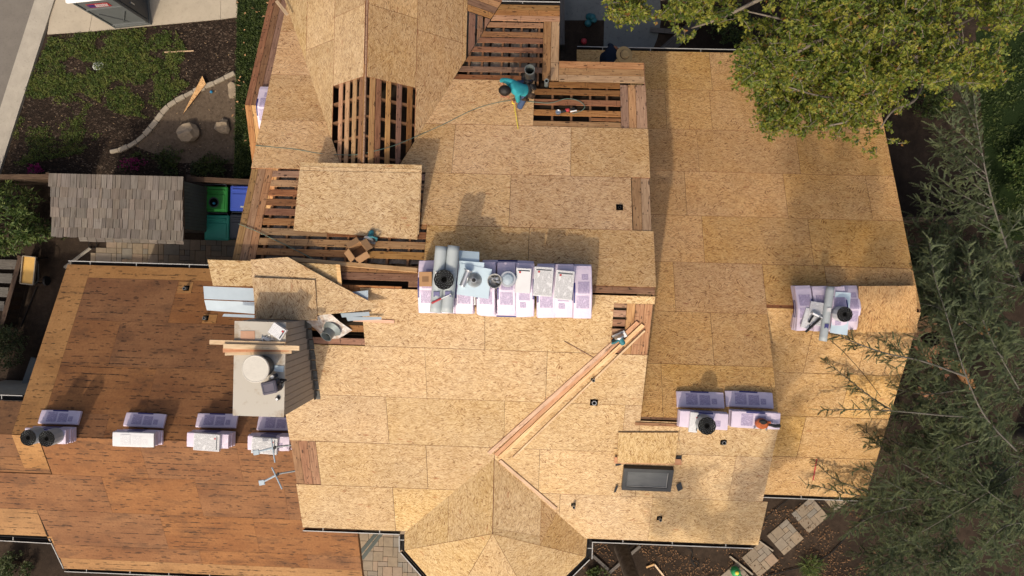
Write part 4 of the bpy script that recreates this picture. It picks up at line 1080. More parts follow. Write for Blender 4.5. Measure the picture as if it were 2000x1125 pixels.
# lawn and soil right of the house
sheet_z('lawn', poly((1905, 60), (2300, 60), (2300, 470), (1935, 470)), .012, 'lawn')
scatter('grass', poly((1890, 60), (2060, 60), (2060, 480), (1930, 480), (1880, 300)), 5000, .09, .03, .01, .10, 'leaf_hedge', 'dark shaded grass in the upper right corner', 'grass', -.05, .7, .6, 6)
fence('dark red-brown fence running between cedar branches on the right', gp(1735, 430, 1.7), gp(1960, 425, 1.7), 1.7)
for i, (x0, y0, x1, y1, w, z) in enumerate(((1780, 640, 1880, 620, .5, .35), (1790, 672, 1850, 740, .22, .2), (1800, 690, 1840, 680, .26, .3), (1840, 650, 1850, 720, .18, .4), (1780, 650, 1835, 720, .2, .12), (1860, 700, 1900, 760, .3, .1), (1900, 640, 1950, 650, .3, .2), (1790, 760, 1830, 780, .2, .1))):
    plank('scrap_timber', x0, y0, x1, y1, z, w, .05, 'board_dark' if i % 2 else 'board', ['wide brown panel on the scrap timber heap under the cedar', 'long narrow board slanting across the scrap timber heap', 'short brown block on the scrap timber heap', 'upright-lying short board at the middle of the timber heap', 'board at the left edge of the scrap timber heap by the eave', 'orange-brown board below the scrap timber heap', 'brown panel right of the scrap timber heap', 'short board lying apart below the timber heap'][i], 'timber')
# soil garden below the bay and wings
plank('garden_timber', 1190, 1118, 1250, 1066, .05, .09, .08, 'grey_wood', 'thin timber slanting beside the leaning tree trunk', 'timber')
plank('garden_timber', 1158, 1085, 1188, 1112, .05, .09, .08, 'grey_wood', 'short timber meeting the slanting one beside the bay gutter', 'timber')
plank('garden_stake', 1262, 1108, 1278, 1102, .06, .05, .05, 'lumber', 'short pale stick right of the leaning trunk', 'stick')
plank('garden_stake', 1278, 1102, 1300, 1130, .06, .05, .05, 'lumber', 'longer pale stick at the bottom edge right of the trunk', 'stick')
plank('garden_stake', 1425, 1086, 1470, 1122, .06, .05, .05, 'mow_curb', 'pale bent root reaching the lowest stepping pad', 'stick')
plank('garden_stake', 1482, 1056, 1510, 1076, .06, .04, .04, 'mow_curb', 'pale root between two stepping pads', 'stick')
plank('porch_beam', 705, 1078, 735, 1042, 1.6, .10, .12, 'siding_green', 'grey-green rail slanting over the paved patio corner', 'rail')
plank('porch_beam', 708, 1090, 745, 1042, 1.2, .10, .10, 'siding_green', 'lower grey rail beside the slanting patio rail', 'rail')
def cable(name, pts, r, mat, label, cat='cable'):
    P = [V(p) for p in pts]; Q = []
    for i in range(len(P)-1):
        p0, p1, p2, p3 = P[max(i-1, 0)], P[i], P[i+1], P[min(i+2, len(P)-1)]
        for k in range(6):
            t = k/6; Q.append(.5*((2*p1)+(p2-p0)*t+(2*p0-5*p1+4*p2-p3)*t*t+(3*p1-p0-3*p2+p3)*t**3))
    Q.append(P[-1]); mb = MB(); mb.tube(Q, r, 5); o = mb.build(name, mat, None, P[0], True); return tag(o, label, cat)
cable('cable', [at(x, y, .05) for x, y in ((1340, 1068), (1352, 1078), (1350, 1095), (1358, 1106), (1352, 1092), (1365, 1100), (1362, 1108))], .014, 'cable', 'black cable looped on the soil below the gutter')
cable('cable', [at(x, y, .05) for x, y in ((1700, 1000), (1660, 1040), (1620, 1082), (1570, 1105), (1535, 1115), (1500, 1124))], .016, 'cable', 'black drip line curving over the soil by the cedar')
cable('cable', [at(x, y, .05) for x, y in ((1495, 1012), (1520, 990), (1545, 972))], .014, 'cable', 'straight black line beside the wing wall')
cable('cable', [at(x, y, .05) for x, y in ((72, 560), (60, 590), (48, 620), (40, 640))], .016, 'cable', 'dark hose lying on the soil left of the old roof')
cable('hose_ring', [at(181+8*math.cos(a*.7), 478+8*math.sin(a*.7), .06+.004*a) for a in range(14)], .012, 'cable', 'small coiled black ring of hose on the paving', 'hose')
c = V((*gp(1434, 1113), 0)); wc = thing('watering_can', 'green plastic watering can with yellow cap at the bottom edge', 'watering can', c)
mb = MB(); mb.lathe(I4, [(.12, 0), (.14, .02), (.14, .22), (.10, .28), (.05, .30)], 18); mb.build('body', 'plastic_green', wc, None, True)
mb = MB(); mb.lathe(Matrix.Translation((0, .03, .30)), [(.055, 0), (.055, .03), (.03, .05)], 14); mb.build('cap', 'yellow_tape', wc)
mb = MB(); mb.tube([V((.10, -.05, .1)), V((.2, -.12, .25)), V((.24, -.15, .3))], .02, 6); mb.build('spout', 'plastic_green', wc)
# left side yard
fence('dark weathered fence at the left edge beside the yellow cart', gp(3, 640, .6), gp(42, 500, .6), .6)
for i in range(4): plank('deck_board', -40, 515+i*27, 33-i*8, 517+i*27, .25, .30, .04, 'grey_wood', 'grey deck board at the left edge, %s from the green shrub' % ['nearest', 'second', 'third', 'fourth'][i], 'board', 'grey deck boards')
c = at(56, 528, .62); ct = thing('garden_cart', 'garden cart with yellow tray standing on the soil', 'cart', (c.x, c.y, 0)); M = Matrix.Rotation(math.radians(-5), 4, 'Z')
mb = MB(); mb.box(M, .40, .82, .03, 0, (0, 0, .60)); mb.build('tray', 'cart_yellow', ct)
for ox, oy, sx, sy in ((-.2, 0, .025, .86), (.2, 0, .025, .86), (0, .42, .4, .025), (0, -.42, .4, .025)): mb = MB(); mb.box(M, sx, sy, .08, 0, (ox, oy, .63)); mb.build('tray_rim', 'mow_curb', ct)
for sx in (-1, 1):
    for sy in (-1, 1):
        mb = MB(); mb.tube([V((sx*.17, sy*.36, .6)), V((sx*.19, sy*.4, .05))], .018, 6); mb.build('leg', 'cable', ct)
    mb = MB(); mb.lathe(Matrix.Translation((sx*.24, -.32, .15)) @ Matrix.Rotation(math.pi/2, 4, 'Y'), [(.15, -.03), (.15, .03)], 18); mb.build('wheel', 'black_rubber', ct)
mb = MB(); mb.tube([V((.2, .4, .6)), V((.36, .2, .7)), V((.36, -.3, .7)), V((.2, -.42, .6))], .016, 6); mb.build('handle', 'cable', ct)
c = V((*gp(1, 763), 0)); bk = thing('plastic_tub', 'blue plastic tub at the left edge beside the eave', 'tub', c); mb = MB(); mb.lathe(I4, [(.14, 0), (.17, .3), (.185, .3), (.185, .28), (.16, .28), (.13, .04)], 20); mb.build('body', 'plastic_blue', bk, None, True)
plank('wall_cap', 70, 700, 45, 770, .4, .25, .1, 'concrete_grey', 'low grey concrete strip along the left roof edge', 'kerb')
# ---------------------------------------------------------------- materials and tools lying on the roof
NUM = ['first', 'second', 'third', 'fourth', 'fifth', 'sixth', 'seventh', 'eighth', 'ninth']
BL, BW, BH = .98, .345, .076
def tz(P, ang=0.0): return Matrix.Translation(P) @ Matrix.Rotation(math.radians(ang), 4, 'Z')
def bundle_proto(bend=0.0, mat='wrap_lilac', printm='print_lilac', band=True):
    """packed shingles; x long axis. bend: how much the pack sags to both ends over a ridge"""
    t = thing('shingle_bundle', '-', 'shingles', (0, 0, 0)); n = 14 if bend else 6
    def zc(x): return -bend*(math.sqrt(x*x+.05**2)-.05)
    def P(x, y, z): return V((x, y, zc(x)+z))
    prof = [(-BW/2, .012), (-BW/2+.012, 0), (BW/2-.012, 0), (BW/2, .012), (BW/2, BH-.014), (BW/2-.014, BH), (BW/6, BH+.006), (-BW/6, BH+.004), (-BW/2+.014, BH), (-BW/2, BH-.014)]
    mb = MB(); rings = []
    for i in range(n+1):
        x = -BL/2+BL*i/n; sh = .012 if i in (0, n) else 0; w = R.uniform(-.003, .003)
        rings.append([P(x, y*(1-sh*2), z+(w if z > .03 else 0)-(sh*.7 if z > .03 else -sh*.3)) for y, z in prof])
    for i in range(n):
        for k in range(len(prof)):
            j = (k+1) % len(prof); x0, x1 = -BL/2+BL*i/n, -BL/2+BL*(i+1)/n
            mb.face([rings[i][k], rings[i+1][k], rings[i+1][j], rings[i][j]], 0, [(x0, k*.05), (x1, k*.05), (x1, k*.05+.05), (x0, k*.05+.05)])
    mb.face(rings[0], 0); mb.face(rings[-1][::-1], 0)
    mb.build('wrapper', mat, t, None, False, True)
    def plate(name, x0, x1, y0, y1, z, m, k=6):
        q = MB()
        for i in range(k):
            a, b = x0+(x1-x0)*i/k, x0+(x1-x0)*(i+1)/k
            q.face([P(a, y0, z), P(b, y0, z), P(b, y1, z), P(a, y1, z)], 0, [(a, y0), (b, y0), (b, y1), (a, y1)])
        return q.build(name, m, t)
    plate('print_panel', -.30, -.06, -.12, .12, BH+.0085, printm); plate('print_panel', -.02, .20, -.12, .09, BH+.0085, printm); plate('print_panel', .23, .34, -.10, .02, BH+.0085, printm)
    if band:
        plate('blue_band', -.20, .18, BW/2-.035, BW/2-.004, BH+.0045, 'band_blue')
        q = MB(); 
        for i in range(4):
            a, b = -.20+.38*i/4, -.20+.38*(i+1)/4; q.face([P(a, BW/2+.002, .01), P(a, BW/2+.002, BH-.012), P(b, BW/2+.002, BH-.012), P(b, BW/2+.002, .01)])
        q.build('blue_band', 'band_blue', t)
    return t
PROTO = {}
def bundle(kind, M, label, group):
    if kind not in PROTO:
        t = bundle_proto(*{'flat': (0,), 'white': (0, 'white_paper', 'print_soft', False), 'b47': (.47,), 'b38': (.38,), 'b30': (.30,), 'b22': (.24,)}[kind]); PROTO[kind] = (t, list(t.children)); t.matrix_world = M; t['label'] = label; t['group'] = group
        return t
    return copy_tree(PROTO[kind][0], M, label, group, PROTO[kind][1])
GB = 'lilac wrapped shingle bundles'
ORD = ['bottom', 'second', 'third', 'fourth', 'top']
# four piles along the ridge of the old roof
for name, pcx, pcy, ncx, ncy, top in (('the ridge end pile carrying two black-ended rolls', 89, 854, 115, 818, 'flat'), ('the pile topped by a plain white pack', 261, 860, 281, 825, 'white'), ('the pile with a printed box left of the chimney', 407, 861.5, 421, 831, 'flat'), ('the pile tucked under the higher roof edge', 526, 867, 540, 841, 'flat')):
    zt = Z3+.035+5*.081; C = at(pcx, pcy, zt)
    for k in range(5):
        j = R.uniform(-.014, .014); kind = top if k == 4 else 'flat'
        bundle(kind, tz(V((C.x+j-(.008*k), C.y+R.uniform(-.01, .01)+.004*k, Z3+.03+k*.081)), R.uniform(-1.2, 1.2)), ('%s shingle bundle of %s' % ((ORD[k]+' lilac') if kind == 'flat' else 'plain white', name)), GB)
    q = on(ncx, ncy, 'N3', .09); q = V((q.x, C.y+BW/2+.155, 0))
    for k in range(1): bundle('flat', frame(pz('N3', q.x, q.y, .014), pnorm('N3'), math.radians(R.uniform(-1.5, 1.5))), 'single shaded-side lilac bundle by %s' % name.replace('the ', '', 1), GB)
# two piles on the middle wing's ridge
for nm, x0, x1, y0, y1, nx0, nx1 in (('left', 1326, 1425, 804, 839.6, 1323, 1418), ('right', 1426, 1527, 802, 842, 1418, 1516)):
    zt = Z2+.03+3*.086; C = at((x0+x1)/2, (y0+y1)/2, zt)
    for k in range(3): bundle('flat', tz(V((C.x+R.uniform(-.01, .01), C.y+R.uniform(-.01, .01), Z2+.02+k*.086)), R.uniform(-1, 1)-1.5), '%s lilac bundle of the %s pile on the middle wing ridge' % (['bottom', 'middle', 'top'][k], nm), GB)
    q = on((nx0+nx1)/2, 791, 'N2', .17)
    for k in range(1): bundle('flat', frame(pz('N2', q.x, C.y+BW/2+.158+.036*k, .013+k*.081), pnorm('N2'), math.radians(R.uniform(-1, 1))), 'single lilac bundle on the shaded slope behind the %s middle wing pile' % nm, GB)
# the big pile straddling the main ridge: cross layer below, packs laid over the ridge above
def over(X, Yc, zr, kind, k, label, yaw=0.0):
    M = Matrix.Translation((X, Yc, zr)) @ Matrix.Rotation(math.radians(90+yaw+180*R.randint(0, 1)), 4, 'Z'); bundle(kind, M, label, GB)
cols = [833, 868, 906, 949, 988, 1026, 1067, 1103, 1139]
for g_, (c0_, nm) in enumerate(((868, 'left'), (988, 'middle'), (1103, 'right'))):
    X = at(c0_, 560, 8.8).x
    for k in range(2):
        for p, sy in (('N', 1), ('S', -1)):
            y = YM+sy*(.26+.04*(g_ % 2)+.02*k); bundle('flat', frame(pz(p, X+R.uniform(-.02, .02)+.015, y, .015+k*.084), pnorm(p), R.uniform(-.015, .015)+(math.pi if sy < 0 else 0)), '%s crosswise bundle on the %s slope under the %s third of the ridge pile' % (['lower', 'upper'][k], 'shaded' if sy > 0 else 'sunny', nm), GB)
for i, px in enumerate(cols):
    X = at(px, 556, 8.95).x
    for k in range(3):
        over(X+R.uniform(-.008, .008), YM+R.uniform(-.02, .02)-.01, ZM+.10+.08+k*.082, ('b47', 'b38', 'b30')[k], k, '%s lilac bundle in the %s column from the left of the big ridge pile' % (['lowest bent', 'middle bent', 'uppermost bent'][k], NUM[i]), R.uniform(-1, 1)+1.5)
ZT = ZM+.10+.08+3*.082+.015                                  # top of the big pile at the ridge
# pile on the right wing's ridge
XG = [at(px, 603, Z1+.3).x for px in (1572, 1606, 1640)]
for k in range(1):
    for p, sy in (('N2', 1), ('S1', -1)):
        bundle('flat', frame(pz(p, XG[1]-.02, Y1+sy*.27, .015), pnorm(p), math.pi if sy < 0 else 0), 'crosswise lilac bundle on the %s slope under the right wing pile' % ('shaded' if sy > 0 else 'sunny'), GB)
for i, X in enumerate(XG):
    for k in range(3): over(X, Y1-.01, Z1+.105+k*.083, ('b47', 'b38', 'b30')[k], k, '%s bent bundle of the %s column in the right wing pile' % (['lowest', 'middle', 'uppermost'][k], ['left', 'middle', 'right'][i]), R.uniform(-2, 2)+3)
X = at(1669, 595, Z1+.15).x; over(X, Y1+.02, Z1+.03, 'b47', 0, 'single bent lilac bundle between the right wing pile and a loose board square', 2)
ZG = Z1+.105+3*.083
# one bundle on the low gable at the left edge
P = on(510, 202, 'LG_N', .1); bundle('b47', Matrix.Translation((P.x+.05, 3.53, 6.02)) @ Matrix.Rotation(math.radians(90), 4, 'Z'), 'lone lilac bundle bent over the low gable at the left roof edge', GB)
# printed boxes and white packs
def pack(px, py, z, sx, sy, sz, ang, label, mat='print_white', cat='box', name='printed_box', tilt=0.0, side='white_paper', n=None):
    P = at(px, py, z+sz); P.z = z; M = tz(P, ang) @ Matrix.Rotation(tilt, 4, 'X'); t = thing(name, label, cat, P)
    mb = MB(); L = M.copy(); L.translation = (0, 0, 0); mb.box(L, sx, sy, sz, 0, (0, 0, sz/2), .006); mb.build('carton', side, t)
    mb = MB(); mb.box(L, sx*.94, sy*.93, .003, 0, (0, 0, sz+.001)); mb.build('printed_face', mat, t)
    mb = MB(); mb.box(L, .02, sy*.8, .003, 0, (sx*.40, 0, sz+.0035)); mb.build('stripe', 'bin_navy', t)
    mb = MB(); mb.box(L, .035, .035, .003, 0, (sx*.33, sy*.25, sz+.006)); mb.build('emblem', 'sticker_red', t)
    return t
z3t = Z3+.03+5*.081
pack(403, 864, z3t, .61, .40, .10, -2, 'white printed box on the ridge pile left of the chimney')
pack(516, 871, z3t, .60, .38, .10, -2, 'white printed box under the antenna arm beside the higher roof edge')
pack(1061, 550, ZT-.02, .54, .35, .05, 88, 'left of two printed white boxes side by side on the ridge pile')
pack(1102, 557, ZT-.02, .54, .34, .05, 86, 'right of two printed white boxes side by side on the ridge pile')
pack(1022, 548, ZT-.02, .46, .28, .04, 88, 'blank white pack beside the round bucket on the ridge pile', 'white_paper', 'box', 'white_pack')
pack(910, 586, ZT-.13, .36, .19, .03, 3, 'white pack below the pale blue sheets on the sunny side of the ridge pile', 'print_soft', 'box', 'white_pack', .3)
pack(1355, 825, Z2+.03+3*.086, .17, .41, .05, -4, 'narrow white pack beside the black roll on the middle wing pile', 'print_soft', 'box', 'white_pack')
pack(1597, 613, ZG, .36, .50, .06, -8, 'white printed box under the nail gun on the right wing pile')
pack(1578, 622, ZG-.02, .20, .44, .05, -14, 'narrow white box leaning left of the nail gun', 'print_soft', 'box', 'white_pack')
# rolls
def standing_roll(px, py, z, r, h, label, mat='roll_wrap'):
    P = at(px, py, z+h); P.z = z; t = thing('underlayment_roll', label, 'roll', P, 'rolls of roofing felt')
    mb = MB(); mb.lathe(I4, [(r, 0), (r, h-.004)], 12, 0); mb.build('wrap', mat, t)
    for k in range(5):
        a, b = r*(1-.15*k), r*(1-.15*k-.13); mb = MB(); mb.lathe(Matrix.Rotation(k*.3, 4, 'Z') @ Matrix.Translation((0, 0, h)), [(a, -.01), (a, .004-.002*(k % 2)), (b, .006-.002*(k % 2)), (b, -.01)], 12, 0, False, False); mb.build('felt_layer', 'black_felt', t)
    mb = MB(); mb.lathe(I4, [(r*.27, h-.002), (.01, h-.003)], 10, 0, False, True); mb.build('core', 'hollow_shade', t)
    return t
standing_roll(55, 855, z3t, .19, .34, 'left of two black-ended rolls standing on the ridge end pile')
standing_roll(91, 857, z3t, .19, .34, 'right of two black-ended rolls standing on the ridge end pile')
standing_roll(1381, 832, Z2+.03+3*.086, .18, .32, 'black-ended roll standing on the middle wing pile')
standing_roll(1650, 614, ZG, .165, .30, 'black-ended roll standing on the right wing pile', 'white_paper')
def lying_roll(pa, pb, z, r, label, z2=None):
    a, b = at(*pa, z+r), at(*pb, (z if z2 is None else z2)+r); t = thing('felt_roll', label, 'roll', (a+b)/2-V((0, 0, r)), 'rolls of roofing felt'); o = V(t.location)
    mb = MB(); n = 12; mb.tube([a-o+(b-a)*i/n for i in range(n+1)], [r*R.uniform(.985, 1.01) for _ in range(n+1)], 18); mb.build('roll', 'roll_wrap', t, None, True)
    for f in (.42, .72):
        c = a+(b-a)*f-o+V((0, 0, r*.9)); M = frame(c, V((0, -.25, 1)), 0); mb = MB(); mb.box(M, r*1.0, .10, .012, 0, (0, 0, r*.10)); mb.build('label', 'print_white' if f < .5 else 'band_blue', t)
    return t
ZR = ZT+.0
lying_roll((862, 481), (851, 610), ZT-.015, .112, 'left of two long pale grey rolls lying across the ridge pile')
lying_roll((886, 480), (873, 610), ZT-.015, .112, 'right of two long pale grey rolls lying across the ridge pile')
standing_roll(867, 546, ZT+.2, .185, .12, 'black octagonal roll lying flat on the two long grey rolls')
lying_roll((1622, 560), (1607, 666), ZG, .085, 'grey roll lying across the right wing pile')
# pale sheet metal
def sheetmetal(name, pts, z, label, mat='blue_sheet', th=.006, cat='sheet metal', plane=None):
    P = [at(x, y, zz_) for (x, y), zz_ in zip(pts, z if isinstance(z, (list, tuple)) else [z]*len(pts))]; c = sum(P, V((0, 0, 0)))/len(P)
    mb = MB(); Q = P[::-1] if (P[1]-P[0]).cross(P[2]-P[0]).z < 0 else P; mb.prism(Q, V((0, 0, -th)), 0); return tag(mb.build(name, mat, None, c), label, cat)
sheetmetal('metal_sheet', [(896, 489), (936, 492), (936, 520), (896, 516)], [ZT-.13, ZT-.13, ZT+.0, ZT+.0], 'pale blue sheet at the shaded end of the ridge pile')
sheetmetal('metal_sheet', [(897, 509), (946, 513), (941, 560), (893, 556)], ZT+.012, 'pale blue sheet under the larger tilted one on the ridge pile')
sheetmetal('metal_sheet', [(899, 514), (961, 526), (954, 584), (892, 575)], ZT+.026, 'large pale blue sheet under the silver duct fittings')
sheetmetal('metal_sheet', [(1632, 570), (1662, 572), (1655, 655), (1621, 650)], [ZG-.06, ZG-.06, ZG-.10, ZG-.10], 'pale blue sheet under the black roll on the right wing pile')
# silver duct fittings, bucket and bowl
def fit(name, label, cat, P, prof, M=I4, mat='steel', inner=None, n=24):
    t = tag(bpy.data.objects.new(name, None), label, cat); COL.objects.link(t); t.location = P
    mb = MB(); mb.lathe(M, prof, n); mb.build('body', mat, t, None, False); return t
c = at(909, 543, ZT+.1); t = fit('duct_elbow', 'silver duct tube lying on the pale blue sheet', 'duct', V((c.x, c.y, ZT+.03)), [(.055, -.16), (.058, -.15), (.055, -.14), (.055, .12), (.08, .14), (.082, .16)], Matrix.Translation((0, 0, .075)) @ Matrix.Rotation(math.radians(-20), 4, 'Z') @ Matrix.Rotation(math.radians(-88), 4, 'X'))
mb = MB(); mb.lathe(Matrix.Translation((.025, .145, .075)) @ Matrix.Rotation(math.radians(-20), 4, 'Z') @ Matrix.Rotation(math.radians(-88), 4, 'X'), [(.078, .012), (.06, .012)], 20); mb.build('collar', 'galv_dark', t)
c = at(926, 547, ZT+.1); t = fit('duct_cone', 'silver conical duct flashing with a dark top beside the tube', 'duct', V((c.x, c.y, ZT+.03)), [(.14, 0), (.135, .006), (.05, .10), (.045, .13)])
for k in range(4): mb = MB(); mb.box(Matrix.Rotation(k*.8, 4, 'Z'), .075, .022, .012, 0, (0, 0, .136+.01*k)); mb.build('fastener', 'black_rubber', t)
c = at(966, 549, ZT+.16); t = fit('parts_bucket', 'open round bucket of roof fittings on the ridge pile', 'bucket', V((c.x, c.y, ZT)), [(.11, 0), (.13, .15), (.137, .15), (.137, .14), (.122, .14), (.10, .02)], I4, 'gutter_lip')
for k in range(8):
    mb = MB(); mb.lathe(Matrix.Translation((R.uniform(-.06, .06), R.uniform(-.06, .06), .06+.012*k)) @ Matrix.Rotation(R.uniform(-1, 1), 4, 'X') @ Matrix.Rotation(R.uniform(0, 3), 4, 'Y'), [(.012, -.045), (.03, -.03), (.03, .03), (.012, .045)], 10); mb.build('fitting', 'steel' if k % 3 else 'black_rubber', t)
mb = MB(); mb.tube([V((-.13, 0, .15)), V((0, .0, .155)), V((.13, 0, .15))], .005, 5); mb.build('handle', 'steel', t)
c = at(992, 545, ZT+.14); t = fit('vent_bowl', 'pale round vent cap like a bowl beside the bucket of fittings', 'vent cap', V((c.x, c.y, ZT)), [(.13, 0), (.14, .08), (.135, .09), (.11, .092), (.105, .12), (.08, .14), (.02, .15)], I4, 'flashing')
mb = MB(); mb.lathe(I4, [(.142, .084), (.15, .09), (.142, .096)], 28); mb.build('rim', 'steel', t)
c = at(831.5, 545, ZT+.1); pk = thing('cardboard_carton', 'small closed tan carton at the left end of the ridge pile', 'box', V((c.x, c.y, ZT))); mb = MB(); mb.box(Matrix.Rotation(.03, 4, 'Z'), .235, .27, .14, 0, (0, 0, .07), .005); mb.build('carton', 'cardboard', pk)
mb = MB(); mb.box(Matrix.Rotation(.03, 4, 'Z'), .12, .10, .002, 0, (0, 0, .1415)); mb.build('printed_face', 'cardboard_in', pk)
# hammer
def two_pt(pa, pb, z): a, b = at(*pa, z), at(*pb, z); return a, b, (b-a).normalized()
a, b, t_ = two_pt((843, 592), (881, 574), ZT+.22); hm = thing('hammer', 'hammer with red grip lying over the long grey rolls', 'hammer', a)
mb = MB(); mb.tube([V((0, 0, 0)), (b-a)*.5], [.020, .016], 8); mb.build('grip', 'red_plastic', hm); mb = MB(); mb.tube([(b-a)*.5, (b-a)*.97], .011, 8); mb.build('shaft', 'steel', hm)
s_ = V((-t_.y, t_.x, 0)); mb = MB(); mb.tube([(b-a)-s_*.07, (b-a)-s_*.03, (b-a)+s_*.02, (b-a)+s_*.07+V((0, 0, -.03))-t_*.03], [.018, .014, .014, .005], 8); mb.build('head', 'galv_dark', hm)
# ---- loose strand board sheets resting on the gable ridge
for k, (pts, zN, zS, lab) in enumerate((([(587, 317), (824, 322), (819, 450), (582, 440)], 7.985, 8.06, 'lowest of the loose strand board sheets stacked over the gable valley'), ([(586, 325), (824, 331), (818, 458), (579, 445)], 8.0, 8.08, 'middle loose strand board sheet, its edge showing above the top sheet'), ([(585, 333), (822.5, 338), (815, 468), (573, 450)], 8.016, 8.11, 'top loose strand board sheet stacked over the gable valley'))):
    P = [at(pts[0][0], pts[0][1], zN), at(pts[1][0], pts[1][1], zN), at(pts[2][0], pts[2][1], zS), at(pts[3][0], pts[3][1], zS)]; u0 = 20+7*k
    mb = MB(); mb.prism(P[::-1], V((0, 0, -.012)), 0, 1, [(p.x+u0, p.y+u0) for p in P[::-1]]); tag(mb.build('loose_sheet', ['osb', 'osb_edge'], None, P[3]), lab, 'board', 'loose strand board sheets')
# ---- offcuts heaped over the ridge end by the chimney
def offcut(pts, z, label, rot=False, mat='osb', name='board_offcut', th=.012):
    P = [at(x, y, q) for (x, y), q in zip(pts, z if isinstance(z, (list, tuple)) else [z]*len(pts))]
    if (P[1]-P[0]).cross(P[2]-P[0]).z < 0: P = P[::-1]
    u0 = R.uniform(0, 40); mb = MB(); mb.prism(P, V((0, 0, -th)), 0, 1, [((p.y+u0, p.x+u0) if rot else (p.x+u0, p.y+u0)) for p in P]); return tag(mb.build(name, [mat, 'osb_edge'], None, P[0]), label, 'board')
offcut([(405, 507), (500, 510), (540, 512), (545, 560), (416, 558)], 8.60, 'strand board offcut at the left end of the heap over the pale flashing')
offcut([(560, 512), (660, 517), (663, 556), (560, 552)], 8.56, 'red-edged strand board offcut showing behind the big triangle')
offcut([(656, 516), (664, 517), (668, 560), (660, 558)], 8.60, 'narrow upright strip beside the red-edged offcut', False, 'lumber')
offcut([(489, 507), (562, 502), (654, 553), (746, 601), (690, 609), (618, 616), (498, 600)], [8.66, 8.66, 8.66, 8.62, 8.62, 8.64, 8.66], 'big triangular strand board offcut pointing right over the ridge')
offcut([(493, 542), (615, 547), (620, 626), (499, 622)], [8.72, 8.70, 8.66, 8.70], 'square strand board offcut on top of the heap, half in chimney shade', True)
offcut([(1207, 845), (1325, 845), (1318, 906), (1206, 904)], [on(1207, 845, 'S', .06).z, on(1325, 845, 'S', .06).z, on(1318, 906, 'S', .20).z, on(1206, 904, 'S', .20).z], 'strand board square propped over the upper edge of the skylight', True, 'osb', 'board_offcut', .022)
offcut([(1200, 893), (1330, 897), (1332, 908), (1200, 905)], [on(1200, 893, 'S', .10).z]*2+[on(1200, 905, 'S', .1).z]*2, 'dark red-edged strip wedged under the square above the skylight', False, 'lumber_pink')
offcut([(1199, 876), (1208, 876), (1207, 905), (1199, 904)], [on(1199, 876, 'S', .03).z]*2+[on(1199, 904, 'S', .03).z]*2, 'small strip left of the square above the skylight')
offcut([(1321, 856), (1327, 860), (1332, 892), (1320, 890)], [on(1321, 858, 'S', .03).z]*2+[on(1321, 891, 'S', .03).z]*2, 'small strip right of the square above the skylight')
offcut([(1677, 559), (1789, 558), (1792, 650), (1677, 648)], [Z1+.02, Z1+.02, Z1+.06, Z1+.06], 'loose strand board square at the right wing ridge end under cedar twigs', True, 'osb_aged_shade')
# pale flashing lengths
def flash(pts, z, label, mat='flashing'):
    P = [at(x, y, q) for (x, y), q in zip(pts, z if isinstance(z, (list, tuple)) else [z]*len(pts))]
    if (P[1]-P[0]).cross(P[2]-P[0]).z < 0: P = P[::-1]
    mb = MB(); mb.prism(P, V((0, 0, -.004)), 0); return tag(mb.build('flashing_strip', mat, None, P[0]), label, 'flashing')
fl = flash([(397, 559), (497, 563), (497, 588), (399, 584)], [8.53, 8.58, 8.55, 8.50], 'upper pale blue-grey flashing panel at the ridge end')
flash([(399, 586), (497, 590), (497, 613), (404, 606)], [8.50, 8.55, 8.50, 8.45], 'lower pale blue-grey flashing panel beside the upper one')
flash([(437, 613), (497, 615), (497, 621), (434, 618)], 8.48, 'thin blue-grey flashing strip above the chimney cap')
flash([(640, 575), (719, 567), (719, 588), (640, 600)], 8.58, 'pale flashing corner behind the big triangular offcut')
flash([(665, 612), (721, 609), (722, 617), (668, 620)], [8.35]*4, 'short pale flashing below the tip of the triangle')
flash([(676, 619), (745, 619), (745, 624), (679, 627)], [8.33]*4, 'long narrow blue-grey flashing beside the pinkish batten')
def stick(pa, pb, p, h, w, th, mat, label, cat='board', h2=None, grp=None):
    a, b = on(*pa, p, h), on(*pb, p, h if h2 is None else h2); n = pnorm(p); X = (b-a).normalized(); Y = n.cross(X).normalized(); Z = X.cross(Y)
    M = Matrix((X, Y, Z)).transposed().to_4x4(); L = (b-a).length; mb = MB(); mb.box(M, L, w, th, 0, (0, 0, 0)); o = mb.build('lumber_board', mat, None); o.location = (a+b)/2
    return tag(o, label, cat, grp)
stick((690, 624), (770, 628), 'S', .03, .07, .03, 'lumber_pink', 'short pinkish batten pointing right below the triangle tip')
stick((570, 507), (815, 528), 'N', .05, .085, .035, 'lumber', 'long pale board lying across the boarded gap below the open carton')
stick((1213, 656), (955, 885), 'S', .035, .085, .035, 'lumber_pink', 'leftmost pinkish board of the long diagonal lumber', 'lumber')
stick((1246, 629), (968, 888), 'S', .035, .085, .035, 'lumber_pink', 'second board of the long diagonal lumber', 'lumber')
stick((1256, 634), (976, 893), 'S', .035, .085, .035, 'lumber', 'third pale board of the long diagonal lumber', 'lumber')
stick((1259, 645), (1002, 893), 'S', .04, .035, .05, 'lumber', 'narrow rightmost strip of the long diagonal lumber', 'lumber')
stick((976, 899), (1086, 993), 'S', .03, .075, .03, 'lumber', 'pale board lying along the right valley of the bay roof', 'lumber')
stick((1102, 666), (1162, 700), 'S', .02, .012, .012, 'board_dark', 'thin dark stick crossing toward the diagonal lumber', 'stick')
stick((1595, 897), (1588, 938), 'S1', .02, .025, .015, 'red_plastic', 'thin dark red strip on the right wing slope', 'strip')
stick((540, 2), (562, 30), 'N', .25, .07, .03, 'lumber', 'short pale board end sticking out at the top left gable edge', 'board')
